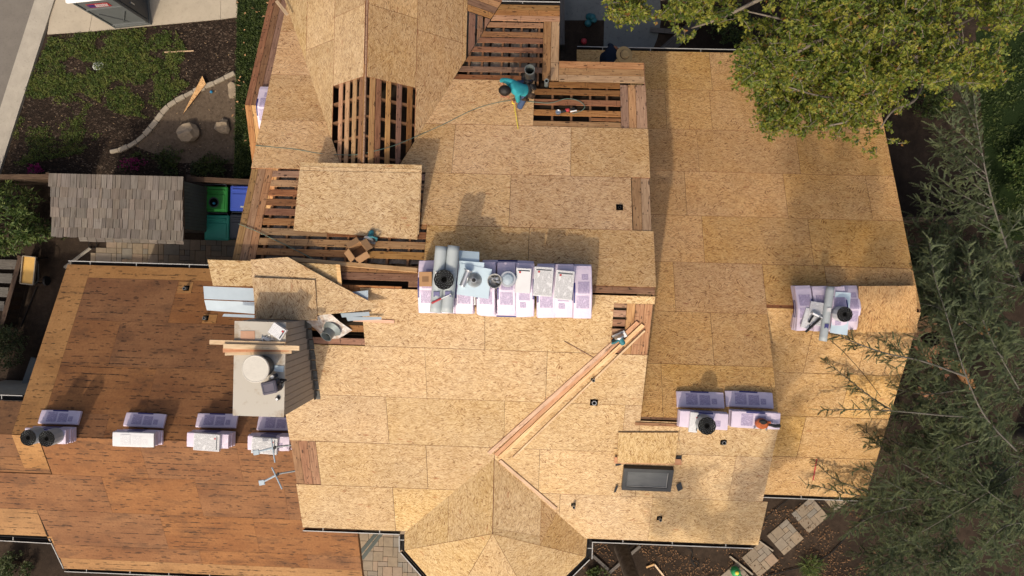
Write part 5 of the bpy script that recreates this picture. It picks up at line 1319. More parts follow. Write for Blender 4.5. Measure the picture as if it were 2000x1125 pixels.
# lumber laid on the chimney cap
for i, (a, b, w, h, m) in enumerate(((((410, 668), (558, 672), .08, .04, 'lumber')), ((437, 676), (585, 680), .085, .09, 'lumber'), ((440, 690), (570, 686), .08, .04, 'lumber'), ((436, 684), (565, 682), .08, .045, 'lumber_pink'))):
    A, B = at(*a, czt+h), at(*b, czt+h); X = (B-A).normalized(); Y = V((0, 0, 1)).cross(X).normalized(); Z = X.cross(Y); M = Matrix((X, Y, Z)).transposed().to_4x4(); mb = MB(); mb.box(M, (B-A).length, w, .038); o = mb.build('lumber_board', m, None); o.location = (A+B)/2
    tag(o, ['longest pale board reaching left over the chimney cap', 'upper board of the stack on the chimney cap', 'lowest pale board across the chimney cap nearest the bucket', 'pinkish board inside the stack on the chimney cap'][i], 'lumber')
# things on the chimney cap
zc_ = czt+.0
pack(541, 647, zc_, .27, .22, .10, -32, 'white printed box standing askew on the chimney cap', 'print_soft', 'box', 'white_box')
c = at(484, 655, zc_); mb = MB(); mb.box(tz(c, 2), .26, .16, .006, 0, (0, 0, .004)); tag(mb.build('card_sheet', 'peach_card', None, c), 'flat peach card on the chimney cap', 'card')
c = at(545, 720, zc_); mb = MB(); mb.box(tz(c, -4), .17, .11, .008, 0, (0, 0, .005)); tag(mb.build('plastic_film', 'blue_sheet', None, c), 'scrap of pale clear film on the chimney cap beside the bucket', 'film')
c = at(498, 721, zc_+.42); bk = thing('lidded_bucket', 'dark bucket with large pale round lid on the chimney cap', 'bucket', V((c.x, c.y, zc_)))
mb = MB(); mb.lathe(I4, [(.19, 0), (.225, .36)], 28); mb.build('body', 'bucket_side', bk, None); mb = MB(); mb.lathe(I4, [(.235, .36), (.245, .37), (.245, .40), (.235, .41), (.22, .405)], 32); mb.build('lid', 'bucket', bk)
c = at(526, 757, zc_+.30); bg_ = thing('tool_bag', 'dark blue cooler bag on the chimney cap', 'bag', V((c.x, c.y, zc_))); M = Matrix.Rotation(math.radians(14), 4, 'Z')
mb = MB(); mb.box(M, .26, .22, .28, 0, (0, 0, .14), .03); mb.build('body', 'bag_blue', bg_); mb = MB(); mb.box(M, .27, .23, .05, 0, (0, 0, .30), .02); ld = mb.build('lid', 'bag_top', bg_)
for ox, oy, sx, sy in ((0, .075, .2, .008), (0, -.075, .2, .008), (.1, 0, .008, .15), (-.1, 0, .008, .15)): mb = MB(); mb.box(M, sx, sy, .006, 0, (ox, oy, .327)); mb.build('zip', 'bag_blue', ld)
mb = MB(); mb.tube([M @ V((.12, .0, .2)), M @ V((.22, .03, .26)), M @ V((.28, .06, .2)), M @ V((.16, .08, .1))], .022, 6); mb.build('strap', 'black_rubber', bg_)
c = at(532, 736, zc_+.2); sc_ = thing('spray_can', 'small white-topped spray can between bucket and bag', 'can', V((c.x, c.y, zc_))); mb = MB(); mb.lathe(I4, [(.033, 0), (.033, .17), (.02, .19)], 14); mb.build('body', 'bag_blue', sc_); mb = MB(); mb.lathe(Matrix.Translation((0, 0, .19)), [(.03, 0), (.03, .03)], 14); mb.build('cap', 'caulk_white', sc_)
c = at(541, 779, zc_+.06); sc_ = thing('tape_measure', 'small black and silver tape measure below the bag', 'tape measure', V((c.x, c.y, zc_))); mb = MB(); mb.box(Matrix.Rotation(.5, 4, 'Z'), .07, .07, .05, 0, (0, 0, .025), .012); mb.build('case', 'black_rubber', sc_); mb = MB(); mb.box(Matrix.Rotation(.5, 4, 'Z'), .04, .045, .012, 0, (-.01, -.005, .053)); mb.build('face', 'caulk_white', sc_)
sw = MB(); c = at(523, 662, zc_)
for k in range(26): sw.tube([c+V((R.gauss(0, .06), R.gauss(0, .05), .012)), c+V((R.gauss(0, .06), R.gauss(0, .05), .02))], .008, 4)
tag(sw.build('loose_screws', 'steel'), 'spill of loose screws beside the askew white box', 'screws', None, 'stuff')
# film wrapped vent collar over the gap beside the chimney
c = on(650, 640, 'S', .05); vc = thing('vent_collar', 'vent collar on a crumpled film covered flashing beside the chimney', 'vent', c); n = pnorm('S'); mb = MB()
cor = [(598, 628), (640, 608), (688, 645), (662, 661), (632, 660)]; P = [on(x, y, 'S', .03+.10*(i % 2))-c for i, (x, y) in enumerate(cor)]; ctr = n*.08
m2 = [lerp(P[i], P[(i+1) % 5], .5)+n*R.uniform(-.04, .04) for i in range(5)]
for i in range(5): mb.face([P[i], m2[i], ctr, m2[i-1]])
mb.build('flashing_plate', 'tarp_film', vc); F = frame(V((0, 0, 0)), (n+V((-.35, -.35, 0))).normalized())
mb = MB(); mb.lathe(F, [(.20, .05), (.14, .10), (.115, .12), (.115, .27), (.105, .27), (.10, .15)], 24, 0, True, True, 1); mb.build('collar', ['duct', 'hollow_shade'], vc)
# open carton and the teal saw on the boards
c = on(703, 497, 'N', .0); bx = thing('open_carton', 'open empty cardboard carton on the boarded gap', 'box', c); M = frame(V((0, 0, 0)), pnorm('N'), math.radians(38))
w = .26; mb = MB(); mb.box(M, w, w, .01, 0, (0, 0, .012)); mb.build('bottom', 'cardboard_in', bx)
for k in range(4):
    Mk = M @ Matrix.Rotation(k*math.pi/2, 4, 'Z'); mb = MB(); mb.box(Mk, w, .006, .2, 0, (0, w/2, .11)); mb.build('side', 'cardboard', bx)
    fl_ = MB(); fl_.box(Mk @ Matrix.Translation((0, w/2+.003, .21)) @ Matrix.Rotation(math.radians(-12-18*(k % 3)), 4, 'X'), w*.96, .13, .005, 0, (0, .068, 0)); fl_.build('flap', 'cardboard', bx)
def saw(px, py, p, ang, label, h=.03):
    c = on(px, py, p, h); t = thing('circular_saw', label, 'saw', c); M = frame(V((0, 0, 0)), pnorm(p), math.radians(ang))
    mb = MB(); mb.box(M, .26, .15, .008, 0, (0, 0, .005)); mb.build('base_plate', 'steel', t)
    mb = MB(); mb.lathe(M @ Matrix.Translation((.0, .03, .085)) @ Matrix.Rotation(math.pi/2, 4, 'X'), [(.02, -.035), (.095, -.03), (.10, 0), (.095, .012), (.03, .02)], 20); mb.build('blade_guard', 'galv', t)
    mb = MB(); mb.lathe(M @ Matrix.Translation((.0, -.02, .085)) @ Matrix.Rotation(math.pi/2, 4, 'X'), [(.055, -.02), (.055, .10), (.045, .13), (.02, .135)], 16); mb.build('motor', 'teal_paint', t)
    mb = MB(); mb.tube([M @ V((-.02, .02, .17)), M @ V((-.10, .01, .19)), M @ V((-.17, .0, .15)), M @ V((-.15, .0, .07)), M @ V((-.06, 0, .05))], [.022, .02, .022, .02, .02], 8); mb.build('handle', 'teal_paint', t)
    mb = MB(); mb.box(M, .09, .07, .06, 0, (-.12, -.01, .05), .01); mb.build('battery', 'black_rubber', t)
    return t
saw(723, 468, 'N', 165, 'teal circular saw lying below the loose sheet stack', .03); saw(1210, 656, 'S', 30, 'silver and teal circular saw lying on the diagonal lumber', .075)
# nail guns
def nailer(P, M, label, long=.34, body='steel', acc='black_rubber'):
    t = thing('nail_gun', label, 'nail gun', P)
    mb = MB(); mb.lathe(M @ Matrix.Translation((0, .05, .05)) @ Matrix.Rotation(math.pi/2, 4, 'Y'), [(.03, -.10), (.045, -.09), (.048, .06), (.03, .09), (.018, .11), (.016, .16)], 14); mb.build('cylinder', body, t)
    mb = MB(); mb.tube([M @ V((-.04, .03, .05)), M @ V((-.05, -.08, .05)), M @ V((-.06, -.17, .05))], [.022, .02, .024], 8); mb.build('handle', acc, t)
    mb = MB(); mb.box(M @ Matrix.Translation((.11, -.02, .04)) @ Matrix.Rotation(-.35, 4, 'Z'), .045, long, .04, 0, (0, -long/2+.05, 0), .008); mb.build('magazine', acc, t); return t
c = at(1590, 618, ZG+.07); nailer(V((c.x, c.y, ZG+.07)), Matrix.Rotation(math.radians(-25), 4, 'Z'), 'silver nail gun with long black magazine on the right wing pile', .44)
c = on(1090, 222, 'N', .02); M = frame(V((0, 0, 0)), pnorm('N'), math.radians(8)); t = thing('nail_gun', 'coil nail gun with red body lying on the open boards', 'nail gun', c)
mb = MB(); mb.lathe(M @ Matrix.Translation((0, 0, .02)), [(.055, 0), (.06, .05), (.05, .055), (.045, .03), (.02, .03)], 20); mb.build('nail_drum', 'steel', t); mb = MB(); mb.tube([M @ V((.05, .01, .03)), M @ V((.17, .025, .04))], .028, 10); mb.build('cylinder', 'black_rubber', t)
mb = MB(); mb.box(M, .09, .06, .06, 0, (.2, .04, .04), .012); mb.build('housing', 'red_plastic', t); mb = MB(); mb.tube([M @ V((.24, .05, .04)), M @ V((.36, .08, .04))], .017, 8); mb.build('handle', 'black_rubber', t); mb = MB(); mb.tube([M @ V((.26, .0, .03)), M @ V((.40, .015, .03))], .016, 8); mb.build('nozzle', 'caulk_white', t)
# orange saw on the middle wing pile
c = at(1494, 828, Z2+.03+3*.086+.05); t = thing('chain_tool', 'orange power tool with black handle on the middle wing pile', 'power tool', V((c.x, c.y, Z2+.03+3*.086))); M = Matrix.Rotation(math.radians(-6), 4, 'Z')
mb = MB(); mb.lathe(M @ Matrix.Translation((-.07, .0, .02)) @ Matrix.Scale(1.25, 4, V((1, 0, 0))), [(.10, 0), (.11, .03), (.10, .09), (.06, .13)], 20); mb.build('housing', 'orange_paint', t); mb = MB(); mb.lathe(M @ Matrix.Translation((-.07, .045, .11)) @ Matrix.Scale(1.5, 4, V((1, 0, 0))), [(.05, 0), (.055, .03), (.035, .05)], 16); mb.build('top_cover', 'black_rubber', t)
mb = MB(); mb.tube([M @ V((.02, .01, .08)), M @ V((.13, .0, .09)), M @ V((.2, -.01, .07)), M @ V((.30, .01, .07))], [.035, .03, .036, .04], 10); mb.build('handle', 'black_rubber', t); mb = MB(); mb.tube([M @ V((.0, .03, .07)), M @ V((.10, .05, .08))], .03, 8); mb.build('neck', 'orange_paint', t)
for a in (-.16, -.05, .05): mb = MB(); mb.tube([M @ V((a, -.07, .05)), M @ V((a*1.2, -.13, .01))], .014, 6); mb.build('foot', 'galv_dark', t)
# antenna mounts standing on the wall of the higher roof
for i, (foot, hub, wall, b0, b1, lab) in enumerate((((512, 942), (543, 926), (574, 917), (531, 913), (551, 955), 'grey antenna mount with square foot reaching over the old roof'), ((501, 883), (537, 874), (566, 866), (530, 856), (537, 903), 'grey antenna mount crossing the printed box by the roof edge'))):
    z = 6.15; f, h_, w_, q0, q1 = at(*foot, z-.1), at(*hub, z), at(*wall, z-.05), at(*b0, z+.02), at(*b1, z+.02); t = thing('antenna_mount', lab, 'antenna mount', h_)
    o = V(h_); mb = MB(); mb.tube([f-o, h_-o], [.022, .025], 8); mb.build('arm', 'flashing', t); mb = MB(); mb.tube([h_-o, lerp(h_, w_, .4)-o+V((0, 0, .05)), V((XLS+.05, w_.y, w_.z))-o], .02, 8); mb.build('wall_arm', 'galv_dark', t)
    mb = MB(); mb.tube([q0-o, q1-o], .018, 8); mb.build('cross_bar', 'flashing', t); mb = MB(); mb.box(Matrix.Translation(f-o) @ Matrix.Rotation(.2, 4, 'Z'), .14, .12, .03, 0, (0, 0, .02), .01); mb.build('foot_plate', 'flashing', t)
    mb = MB(); mb.lathe(Matrix.Identity(4), [(.035, -.03), (.035, .04)], 10); mb.build('clamp', 'black_rubber', t)
# air hoses follow the surfaces below them
def surf(px, py, h=.02):
    d = CAM_R @ V(((px-1000)/FPX, -(py-562.5)/FPX, -1.0)); z = 8.6
    while z > 4:
        P = V((0, 0, CAM_H))+d*((z-CAM_H)/d.z); s = max(PL['N'][2]-S*P.y, min(PL['CR'][2]-P.x, PL['CL'][2]+P.x) if P.y > .8 else -9)
        if P.z <= s+h: return P
        z -= .01
    return P
cable('air_hose', [surf(x, y, .022) for x, y in ((499, 284), (540, 288), (580, 292), (620, 299), (660, 302), (695, 302), (735, 294), (770, 284), (800, 272), (830, 259), (870, 241), (920, 216), (960, 203), (1000, 196), (1040, 199), (1075, 201), (1105, 193), (1128, 196), (1142, 207), (1136, 216), (1118, 222))], .0075, 'hose_green', 'thin green air hose winding across the roof to the worker', 'hose')
cable('air_hose', [surf(x, y, .03) for x, y in ((466, 437), (500, 451), (540, 470), (575, 487), (612, 506))], .0075, 'hose_green', 'short green air hose over the boards by the bins', 'hose')
cable('rope', [on(x, y, 'S1', .02) for x, y in ((1622, 665), (1650, 690), (1690, 735), (1720, 775))], .006, 'cable', 'thin dark line slanting down the right wing slope', 'rope')
# ---------------------------------------------------------------- people
def skin_body(name, J, E, root, mats, region, fingers=()):
    """one continuous figure grown over joints J = {name: (point, radius)} and bones E; region: joint -> material index"""
    keys = list(J); me = bpy.data.meshes.new(name); me.from_pydata([tuple(J[k][0]) for k in keys], [(keys.index(a), keys.index(b)) for a, b in E], [])
    o = bpy.data.objects.new(name, me); COL.objects.link(o); sk = o.modifiers.new('skin', 'SKIN'); sk.use_smooth_shade = True
    for i, k in enumerate(keys):
        r = J[k][1]; d = me.skin_vertices[0].data[i]; d.radius = r if isinstance(r, tuple) else (r, r); d.use_root = (k == root)
    sb = o.modifiers.new('sub', 'SUBSURF'); sb.levels = 2; sb.render_levels = 2
    dg = bpy.context.evaluated_depsgraph_get(); nm = bpy.data.meshes.new_from_object(o.evaluated_get(dg)); bpy.data.objects.remove(o)
    nm.materials.clear()
    for m in mats: nm.materials.append(MT[m])
    bm = bmesh.new(); bm.from_mesh(nm)
    for f in bm.faces:
        c = f.calc_center_median(); best = None
        for a, b in E:
            A, B = V(J[a][0]), V(J[b][0]); t = max(0, min(1, (c-A).dot(B-A)/max(1e-6, (B-A).length_squared))); q = A+(B-A)*t
            rr = J[a][1] if not isinstance(J[a][1], tuple) else J[a][1][0]
            d = (c-q).length-rr*.6
            if best is None or d < best[0]: best = (d, region.get((a, b), 0))
        f.material_index = best[1]; f.smooth = True
    for path, r in fingers:                                   # five separate fingers rooted in each palm
        mb = MB(); mb.tube(path, r, 7)
        vs = [bm.verts.new(p) for p in mb.v]
        for f in mb.f:
            try: q = bm.faces.new([vs[i] for i in f]); q.material_index = 0; q.smooth = True
            except ValueError: pass
    bmesh.ops.remove_doubles(bm, verts=bm.verts, dist=1e-5); bm.to_mesh(nm); bm.free()
    return nm
def hand(palm, d, n, curl=.5, s=1.0, side=1):
    """finger paths from a palm centre pointing along d, back of the hand along n"""
    d = d.normalized(); n = (n-d*n.dot(d)).normalized(); w = d.cross(n)*side; out = []
    for i, (off, L) in enumerate(((-.030, .070), (-.010, .080), (.011, .075), (.030, .060))):
        p = palm+w*off*s+d*.03*s; q = p+d*L*.45*s-n*.01*s; r = q+(d*math.cos(curl)-n*math.sin(curl))*L*.35*s; e = r+(d*math.cos(curl*2)-n*math.sin(curl*2))*L*.28*s
        out.append(([palm+w*off*.8*s, p, q, r, e], [.011*s, .0095*s, .009*s, .0085*s, .006*s]))
    p = palm-w*.035*s-d*.01*s; out.append(([palm, p, p-w*.025*s+d*.025*s-n*.008*s, p-w*.03*s+d*.055*s-n*.02*s], [.013*s, .012*s, .010*s, .007*s]))
    return out
z0 = on(1015, 192, 'N').z
def wp(px, py, dz): return at(px, py, z0+dz)
hd_ = wp(987, 179, .86)
J = {'pelvis': (wp(1027, 177, .44), .135), 'waist': (wp(1020, 175, .56), .125), 'chest': (wp(1008, 170, .72), (.155, .13)), 'neck0': (wp(999, 172, .81), .075), 'neck': (wp(994, 175, .84), .056), 'head': (hd_, .088), 'crown': (wp(980, 181, .82), .07), 'chin': (wp(983, 187, .77), .05),
     'shR': (wp(991, 158, .74), .068), 'elR': (wp(979, 156, .48), .046), 'wrR': (wp(985, 178, .30), .032), 'paR': (wp(989, 185, .25), .036),
     'shL': (wp(1010, 185, .72), .068), 'elL': (wp(1012, 197, .48), .045), 'wrL': (wp(1006, 199, .28), .031), 'paL': (wp(1004, 199, .20), .036),
     'hiL': (wp(1024, 186, .40), .098), 'knL': (wp(1014, 212, .26), .068), 'anL': (wp(1022, 192, .08), .046), 'toL': (wp(1026, 186, .05), .04),
     'hiR': (wp(1032, 170, .40), .098), 'knR': (wp(1008, 163, .16), .068), 'anR': (wp(1034, 160, .10), .046), 'toR': (wp(1041, 158, .06), .04)}
E_ = [('pelvis', 'waist'), ('waist', 'chest'), ('chest', 'neck0'), ('neck0', 'neck'), ('neck', 'head'), ('head', 'crown'), ('head', 'chin'), ('chest', 'shR'), ('shR', 'elR'), ('elR', 'wrR'), ('wrR', 'paR'), ('chest', 'shL'), ('shL', 'elL'), ('elL', 'wrL'), ('wrL', 'paL'), ('pelvis', 'hiL'), ('hiL', 'knL'), ('knL', 'anL'), ('anL', 'toL'), ('pelvis', 'hiR'), ('hiR', 'knR'), ('knR', 'anR'), ('anR', 'toR')]
reg = {('pelvis', 'waist'): 1, ('waist', 'chest'): 1, ('chest', 'neck0'): 1, ('chest', 'shR'): 1, ('shR', 'elR'): 1, ('chest', 'shL'): 1, ('shL', 'elL'): 1, ('pelvis', 'hiL'): 2, ('hiL', 'knL'): 2, ('knL', 'anL'): 2, ('pelvis', 'hiR'): 2, ('hiR', 'knR'): 2, ('knR', 'anR'): 2, ('anL', 'toL'): 3, ('anR', 'toR'): 3}
fg = hand(J['paL'][0], J['paL'][0]-J['wrL'][0], V((.6, .3, .6)), .7)+hand(J['paR'][0], J['paR'][0]-J['wrR'][0], V((-.6, 0, .7)), .4, 1, -1)
wr = thing('person', 'kneeling worker in teal shirt and jeans measuring at the open boards', 'person', V((J['pelvis'][0].x, J['pelvis'][0].y, z0))); wo = V(wr.location)
nm = skin_body('body', J, E_, 'pelvis', ['skin', 'shirt_teal', 'jeans', 'boot'], reg, fg)
nm.transform(Matrix.Translation(-wo)); b_ = bpy.data.objects.new('body', nm); COL.objects.link(b_); b_.parent = wr
def blob(name, mat, P, r, sq, M, parent, amp=.05, sub=3, cut=None):
    bm = bmesh.new(); bmesh.ops.create_icosphere(bm, subdivisions=sub, radius=1)
    for v in bm.verts: v.co = (M.to_3x3() @ V((v.co.x*r*sq[0], v.co.y*r*sq[1], v.co.z*r*sq[2])))*(1+amp*mnoise.noise(v.co*5))+P
    if cut: bmesh.ops.delete(bm, geom=[v for v in bm.verts if cut(v.co)], context='VERTS')
    for f in bm.faces: f.smooth = True
    me = bpy.data.meshes.new(name); bm.to_mesh(me); bm.free(); me.materials.append(MT[mat]); o = bpy.data.objects.new(name, me); COL.objects.link(o); o.parent = parent; return o
fdir = (J['chin'][0]-J['head'][0]).normalized(); hc = J['head'][0]-wo
blob('hair', 'hair', hc+V((-.02, -.005, .02))-fdir*.03, .118, (1.1, .92, .82), I4, wr, .12, 3, None)
for s_ in (-1, 1): blob('ear', 'skin', hc+V((.0, s_*.098, -.02)), .026, (1, .5, 1.2), I4, wr, .02, 2)
blob('nose', 'skin', J['chin'][0]-wo+V((-.045, -.03, .02)), .018, (1.2, .8, 1), I4, wr, .02, 2)
bl = MB(); c = J['pelvis'][0]-wo; ax = (J['waist'][0]-J['pelvis'][0]).normalized(); Fm = frame(c+ax*.03, ax)
bl.lathe(Fm, [(.150, -.04), (.156, -.03), (.156, .03), (.150, .04)], 20); be = bl.build('tool_belt', 'black_rubber', wr)
for a in (.4, 1.4, -.7, -1.7, 2.6):
    q = MB(); q.box(Fm @ Matrix.Rotation(a, 4, 'Z') @ Matrix.Translation((.18, 0, -.05)), .07, .12, .17, 0, (0, 0, 0), .02); q.build('pouch', 'black_rubber' if a > 0 else 'boot', be)
a, b = J['paL'][0]+V((-.01, 0, -.03)), on(1012, 252, 'N', .03); tm = thing('measuring_tape', 'yellow measuring tape drawn from the worker to the board seam', 'tape measure', a)
M = frame(V((0, 0, 0)), V((0, .3, 1))); q = MB(); q.box(M, .07, .07, .045, 0, (0, 0, 0), .01); q.build('case', 'yellow_tape', tm)
q = MB(); t_ = (b-a); s_ = t_.cross(V((0, 0, 1))).normalized()*.009; q.face([-s_, t_-s_, t_+s_, s_]); q.face([s_+V((0, 0, -.001)), t_+s_+V((0, 0, -.001)), t_-s_+V((0, 0, -.001)), -s_+V((0, 0, -.001))]); q.build('blade', 'yellow_tape', tm)
# man in the straw hat on the low roof under the upper eave
P0 = pz('N2', at(1196, 106, 4.3).x, 5.30); zb = P0.z
def hp2(px, py, z): return at(px, py, z)
hh = hp2(1219, 108, zb+1.40); py_ = P0.y
ch = hp2(1190, 107, zb+1.10); pv = V((ch.x-.12, py_, zb+.82))
J = {'pelvis': (pv, .14), 'waist': (lerp(pv, ch, .45), .13), 'chest': (ch, (.17, .13)), 'neck0': (lerp(ch, hh, .5), .08), 'neck': (lerp(ch, hh, .68), .058), 'head': (hh, .09), 'chin': (hh+V((.06, -.02, -.09)), .05),
     'shR': (ch+V((.05, .19, .05)), .07), 'elR': (ch+V((.0, .30, -.18)), .048), 'wrR': (ch+V((.14, .30, -.36)), .034), 'paR': (ch+V((.2, .29, -.40)), .036),
     'shL': (ch+V((.05, -.19, .05)), .07), 'elL': (ch+V((.02, -.28, -.2)), .048), 'wrL': (ch+V((.16, -.25, -.36)), .034), 'paL': (ch+V((.22, -.24, -.40)), .036),
     'hiR': (pv+V((0, .1, -.06)), .1), 'knR': (V((pv.x+.12, pv.y+.11, zb+.42)), .07), 'anR': (V((pv.x-.02, pv.y+.12, zb+.05)), .048), 'toR': (V((pv.x+.14, pv.y+.12, zb-.0)), .045),
     'hiL': (pv+V((0, -.1, -.06)), .1), 'knL': (V((pv.x+.12, pv.y-.11, zb+.48)), .07), 'anL': (V((pv.x-.02, pv.y-.12, zb+.12)), .048), 'toL': (V((pv.x+.14, pv.y-.12, zb+.10)), .045)}
E2 = [e for e in E_ if 'crown' not in e]
reg2 = dict(reg); fg = hand(J['paR'][0], J['paR'][0]-J['wrR'][0], V((0, .3, 1)), .5)+hand(J['paL'][0], J['paL'][0]-J['wrL'][0], V((0, -.3, 1)), .5, 1, -1)
mn = thing('person', 'man in straw hat and dark clothes standing under the upper eave', 'person', V((pv.x, pv.y, zb))); mo = V(mn.location)
nm = skin_body('body', J, E2, 'pelvis', ['skin', 'navy', 'navy', 'boot'], reg2, fg); nm.transform(Matrix.Translation(-mo)); b_ = bpy.data.objects.new('body', nm); COL.objects.link(b_); b_.parent = mn
q = MB(); F = frame(hh-mo+V((0, 0, .03)), V((.25, .05, 1)))
prof = [(.19, .012), (.205, .0), (.195, -.012), (.12, .0), (.105, .01), (.10, .09), (.085, .115), (.05, .105), (.02, .095)]
q.lathe(F, [(.12, -.012), (.195, -.014), (.208, .004), (.195, .014), (.125, .008), (.108, .012), (.10, .095), (.085, .118), (.05, .108), (.01, .098)], 26); ht = q.build('straw_hat', 'straw', mn, None, True)
q = MB(); q.lathe(F, [(.112, .012), (.112, .04), (.106, .04)], 26, 0, False, False); q.build('hat_band', 'boot', ht)
# ---------------------------------------------------------------- trees and shrubs
def spline(P, k=6):
    P = [V(p) for p in P]; Q = []
    for i in range(len(P)-1):
        p0, p1, p2, p3 = P[max(i-1, 0)], P[i], P[i+1], P[min(i+2, len(P)-1)]
        for j in range(k):
            t = j/k; Q.append(.5*((2*p1)+(p2-p0)*t+(2*p0-5*p1+4*p2-p3)*t*t+(3*p1-p0-3*p2+p3)*t**3))
    return Q+[P[-1]]
LOBES = [(0, 0), (.10, -.20), (.44, -.46), (.36, -.14), (.70, -.20), (1.0, 0), (.70, .20), (.36, .14), (.44, .46), (.10, .20)]
def lobed(mb, P, t, n, L, mi=0):
    s = n.cross(t).normalized()
    mb.face([P+t*(a*L)+s*(b*L)+n*(abs(b)*L*.25-a*a*L*.18) for a, b in LOBES], mi)
# broad-leaved tree over the upper right corner
tr = thing('sycamore_tree', 'broad leafy tree with yellowing leaves over the upper right roof corner', 'tree', (*gp(1795, 120), 0)); to = V(tr.location)
wood = MB(); base = V((0, 0, 0)); 
def W(px, py, z): return at(px, py, z)-to
forks = [W(1800, 150, 3.2), W(1850, 70, 5.0)]
trunk = spline([V((0, 0, -.1)), V((.05, .1, 1.6)), W(1812, 120, 3.4), W(1850, 60, 5.2)], 5)
wood.tube(trunk, [.26-.13*i/(len(trunk)-1) for i in range(len(trunk))], 10)
limbs = [[(1812, 120, 3.4), (1760, 150, 5.0), (1700, 180, 6.2), (1620, 190, 6.9), (1540, 170, 7.0)], [(1812, 120, 3.4), (1740, 90, 5.6), (1640, 60, 7.0), (1540, 40, 7.4), (1450, 20, 7.2)], [(1850, 60, 5.2), (1870, 60, 6.6), (1862, 80, 7.8), (1900, 130, 8.0)],
         [(1850, 60, 5.2), (1780, 10, 6.9), (1690, -30, 7.8), (1560, -40, 8.0), (1400, -20, 7.4), (1290, 0, 7.0)], [(1850, 60, 5.2), (1930, 20, 7.0), (2010, 10, 7.6)], [(1812, 120, 3.4), (1790, 190, 5.4), (1745, 215, 6.4), (1720, 250, 6.6)], [(1760, 150, 5.0), (1680, 225, 6.2), (1620, 245, 6.5)], [(1812, 120, 3.4), (1860, -60, 6.5), (1850, -160, 8.5)], [(1640, 60, 7.0), (1560, 100, 7.0), (1500, 140, 6.8)], [(1740, 90, 5.6), (1760, 40, 7.2), (1770, 0, 8.2)], [(1560, -40, 8.0), (1420, 30, 7.2), (1350, 55, 6.4)], [(1870, 60, 6.6), (1850, 150, 7.4), (1800, 165, 7.6)]]
tips = []
for L in limbs:
    P = spline([W(*q) for q in L], 6); n = len(P); wood.tube(P, [.042*(1-i/n)**.8+.008 for i in range(n)], 6); tips += P[int(n*.35):]
# crown in leafy boughs spread through a flattened volume
zones = [((1450, 1960), (-60, 165), (5.6, 8.6), 4300), ((1480, 1760), (120, 215), (5.6, 7.4), 1500), ((1195, 1330), (-40, 36), (5.4, 7.2), 420), ((1330, 1470), (-60, 40), (5.8, 7.6), 420), ((1490, 1570), (170, 262), (5.4, 6.6), 420), ((1570, 1720), (190, 250), (5.4, 6.7), 480), ((1860, 2060), (-80, 50), (6.6, 8.2), 380), ((1440, 1510), (90, 165), (5.6, 6.8), 190)]
spots = [(1235, 40), (1330, 66), (1348, 80), (1365, 40), (1212, 22), (1258, 20), (1290, 25), (1520, 250), (1560, 265), (1645, 268), (1690, 265), (1700, 295), (1625, 262), (1735, 255), (1750, 272), (1755, 215), (1480, 190), (1845, 200), (1610, 255), (1535, 225), (1890, 140), (1940, 150), (1850, 120), (1985, 70)]
lf = MB()
def bough(P, s, cnt, dr=None):
    d = dr or rdir(.2); twig = P+d*s
    wood.tube([P-d*s*.3, P+d*s*.4+V((0, 0, .03)), twig], [.009, .006, .003], 4, 0, False)
    for k in range(cnt):
        f = R.uniform(-.2, 1.05); q = P+d*s*f+V((R.gauss(0, s*.22), R.gauss(0, s*.22), R.gauss(0, s*.16)))
        t = (d*.4+rdir(-.15)*1.0); t.z -= .2; t.normalize(); nn = rdir(1.5); nn = (nn-t*nn.dot(t)).normalized()
        lobed(lf, q, t, nn, R.uniform(.045, .105), 1 if R.random() < .035 else 0)
for (xa_, xb_), (ya_, yb_), (za, zb_), cnt in zones:
    k = 0
    while k < cnt//4:
        x, y, z = R.uniform(xa_, xb_), R.uniform(ya_, yb_), R.uniform(za, zb_)
        P = W(x, y, z); 
        if mnoise.fractal(P*.75+V((3, 0, 1)), .8, 2, 3) < .02: continue
        bough(P, R.uniform(.14, .3), R.randint(19, 34)); k += 1
for x, y in spots:
    for k in range(3): bough(W(x+R.uniform(-14, 14), y+R.uniform(-10, 10), R.uniform(5.5, 6.4)), R.uniform(.1, .2), R.randint(9, 16))
wood.build('trunk', 'bark_pale', tr, None, True); lf.build('crown', ['leaf_sycamore', 'leaf_autumn'], tr)['kind'] = 'stuff'
# deodar cedars on the right: needle-clad shoots, many bent and scaled from a few grown ones
import numpy as np
def grow_template(nn, thick):
    vs, fs = [], []; d = V((1, 0, 0)); p = V((0, 0, 0)); n = 26; step = 1.0/n; cv = R.uniform(-.25, .25)
    for i in range(n):
        d = (d+V((0, cv*step*2+R.gauss(0, .03), R.gauss(0, .03)))).normalized(); p = p+d*step; tap = thick*(1-.5*(i/n)**2)
        a = d.orthogonal().normalized(); b = d.cross(a); th0 = R.uniform(0, 6.28)
        for k in range(nn):
            th = th0+k*6.283/nn+R.uniform(-.5, .5); v = a*math.cos(th)+b*math.sin(th); l = tap*R.uniform(.7, 1.3); q = p+d*step*R.uniform(-.5, .5)
            s = (d.cross(v)+v*R.uniform(-.4, .4))*.016; tip = q+v*l+d*l*R.uniform(.3, .9); m = len(vs)
            vs += [q-s*1.25, q+s*1.25, tip]; fs.append((m, m+1, m+2))
    return np.array([tuple(v) for v in vs]), np.array(fs)
TPL = [grow_template(5, .05) for _ in range(5)]; TPS = [grow_template(3, .05) for _ in range(4)]
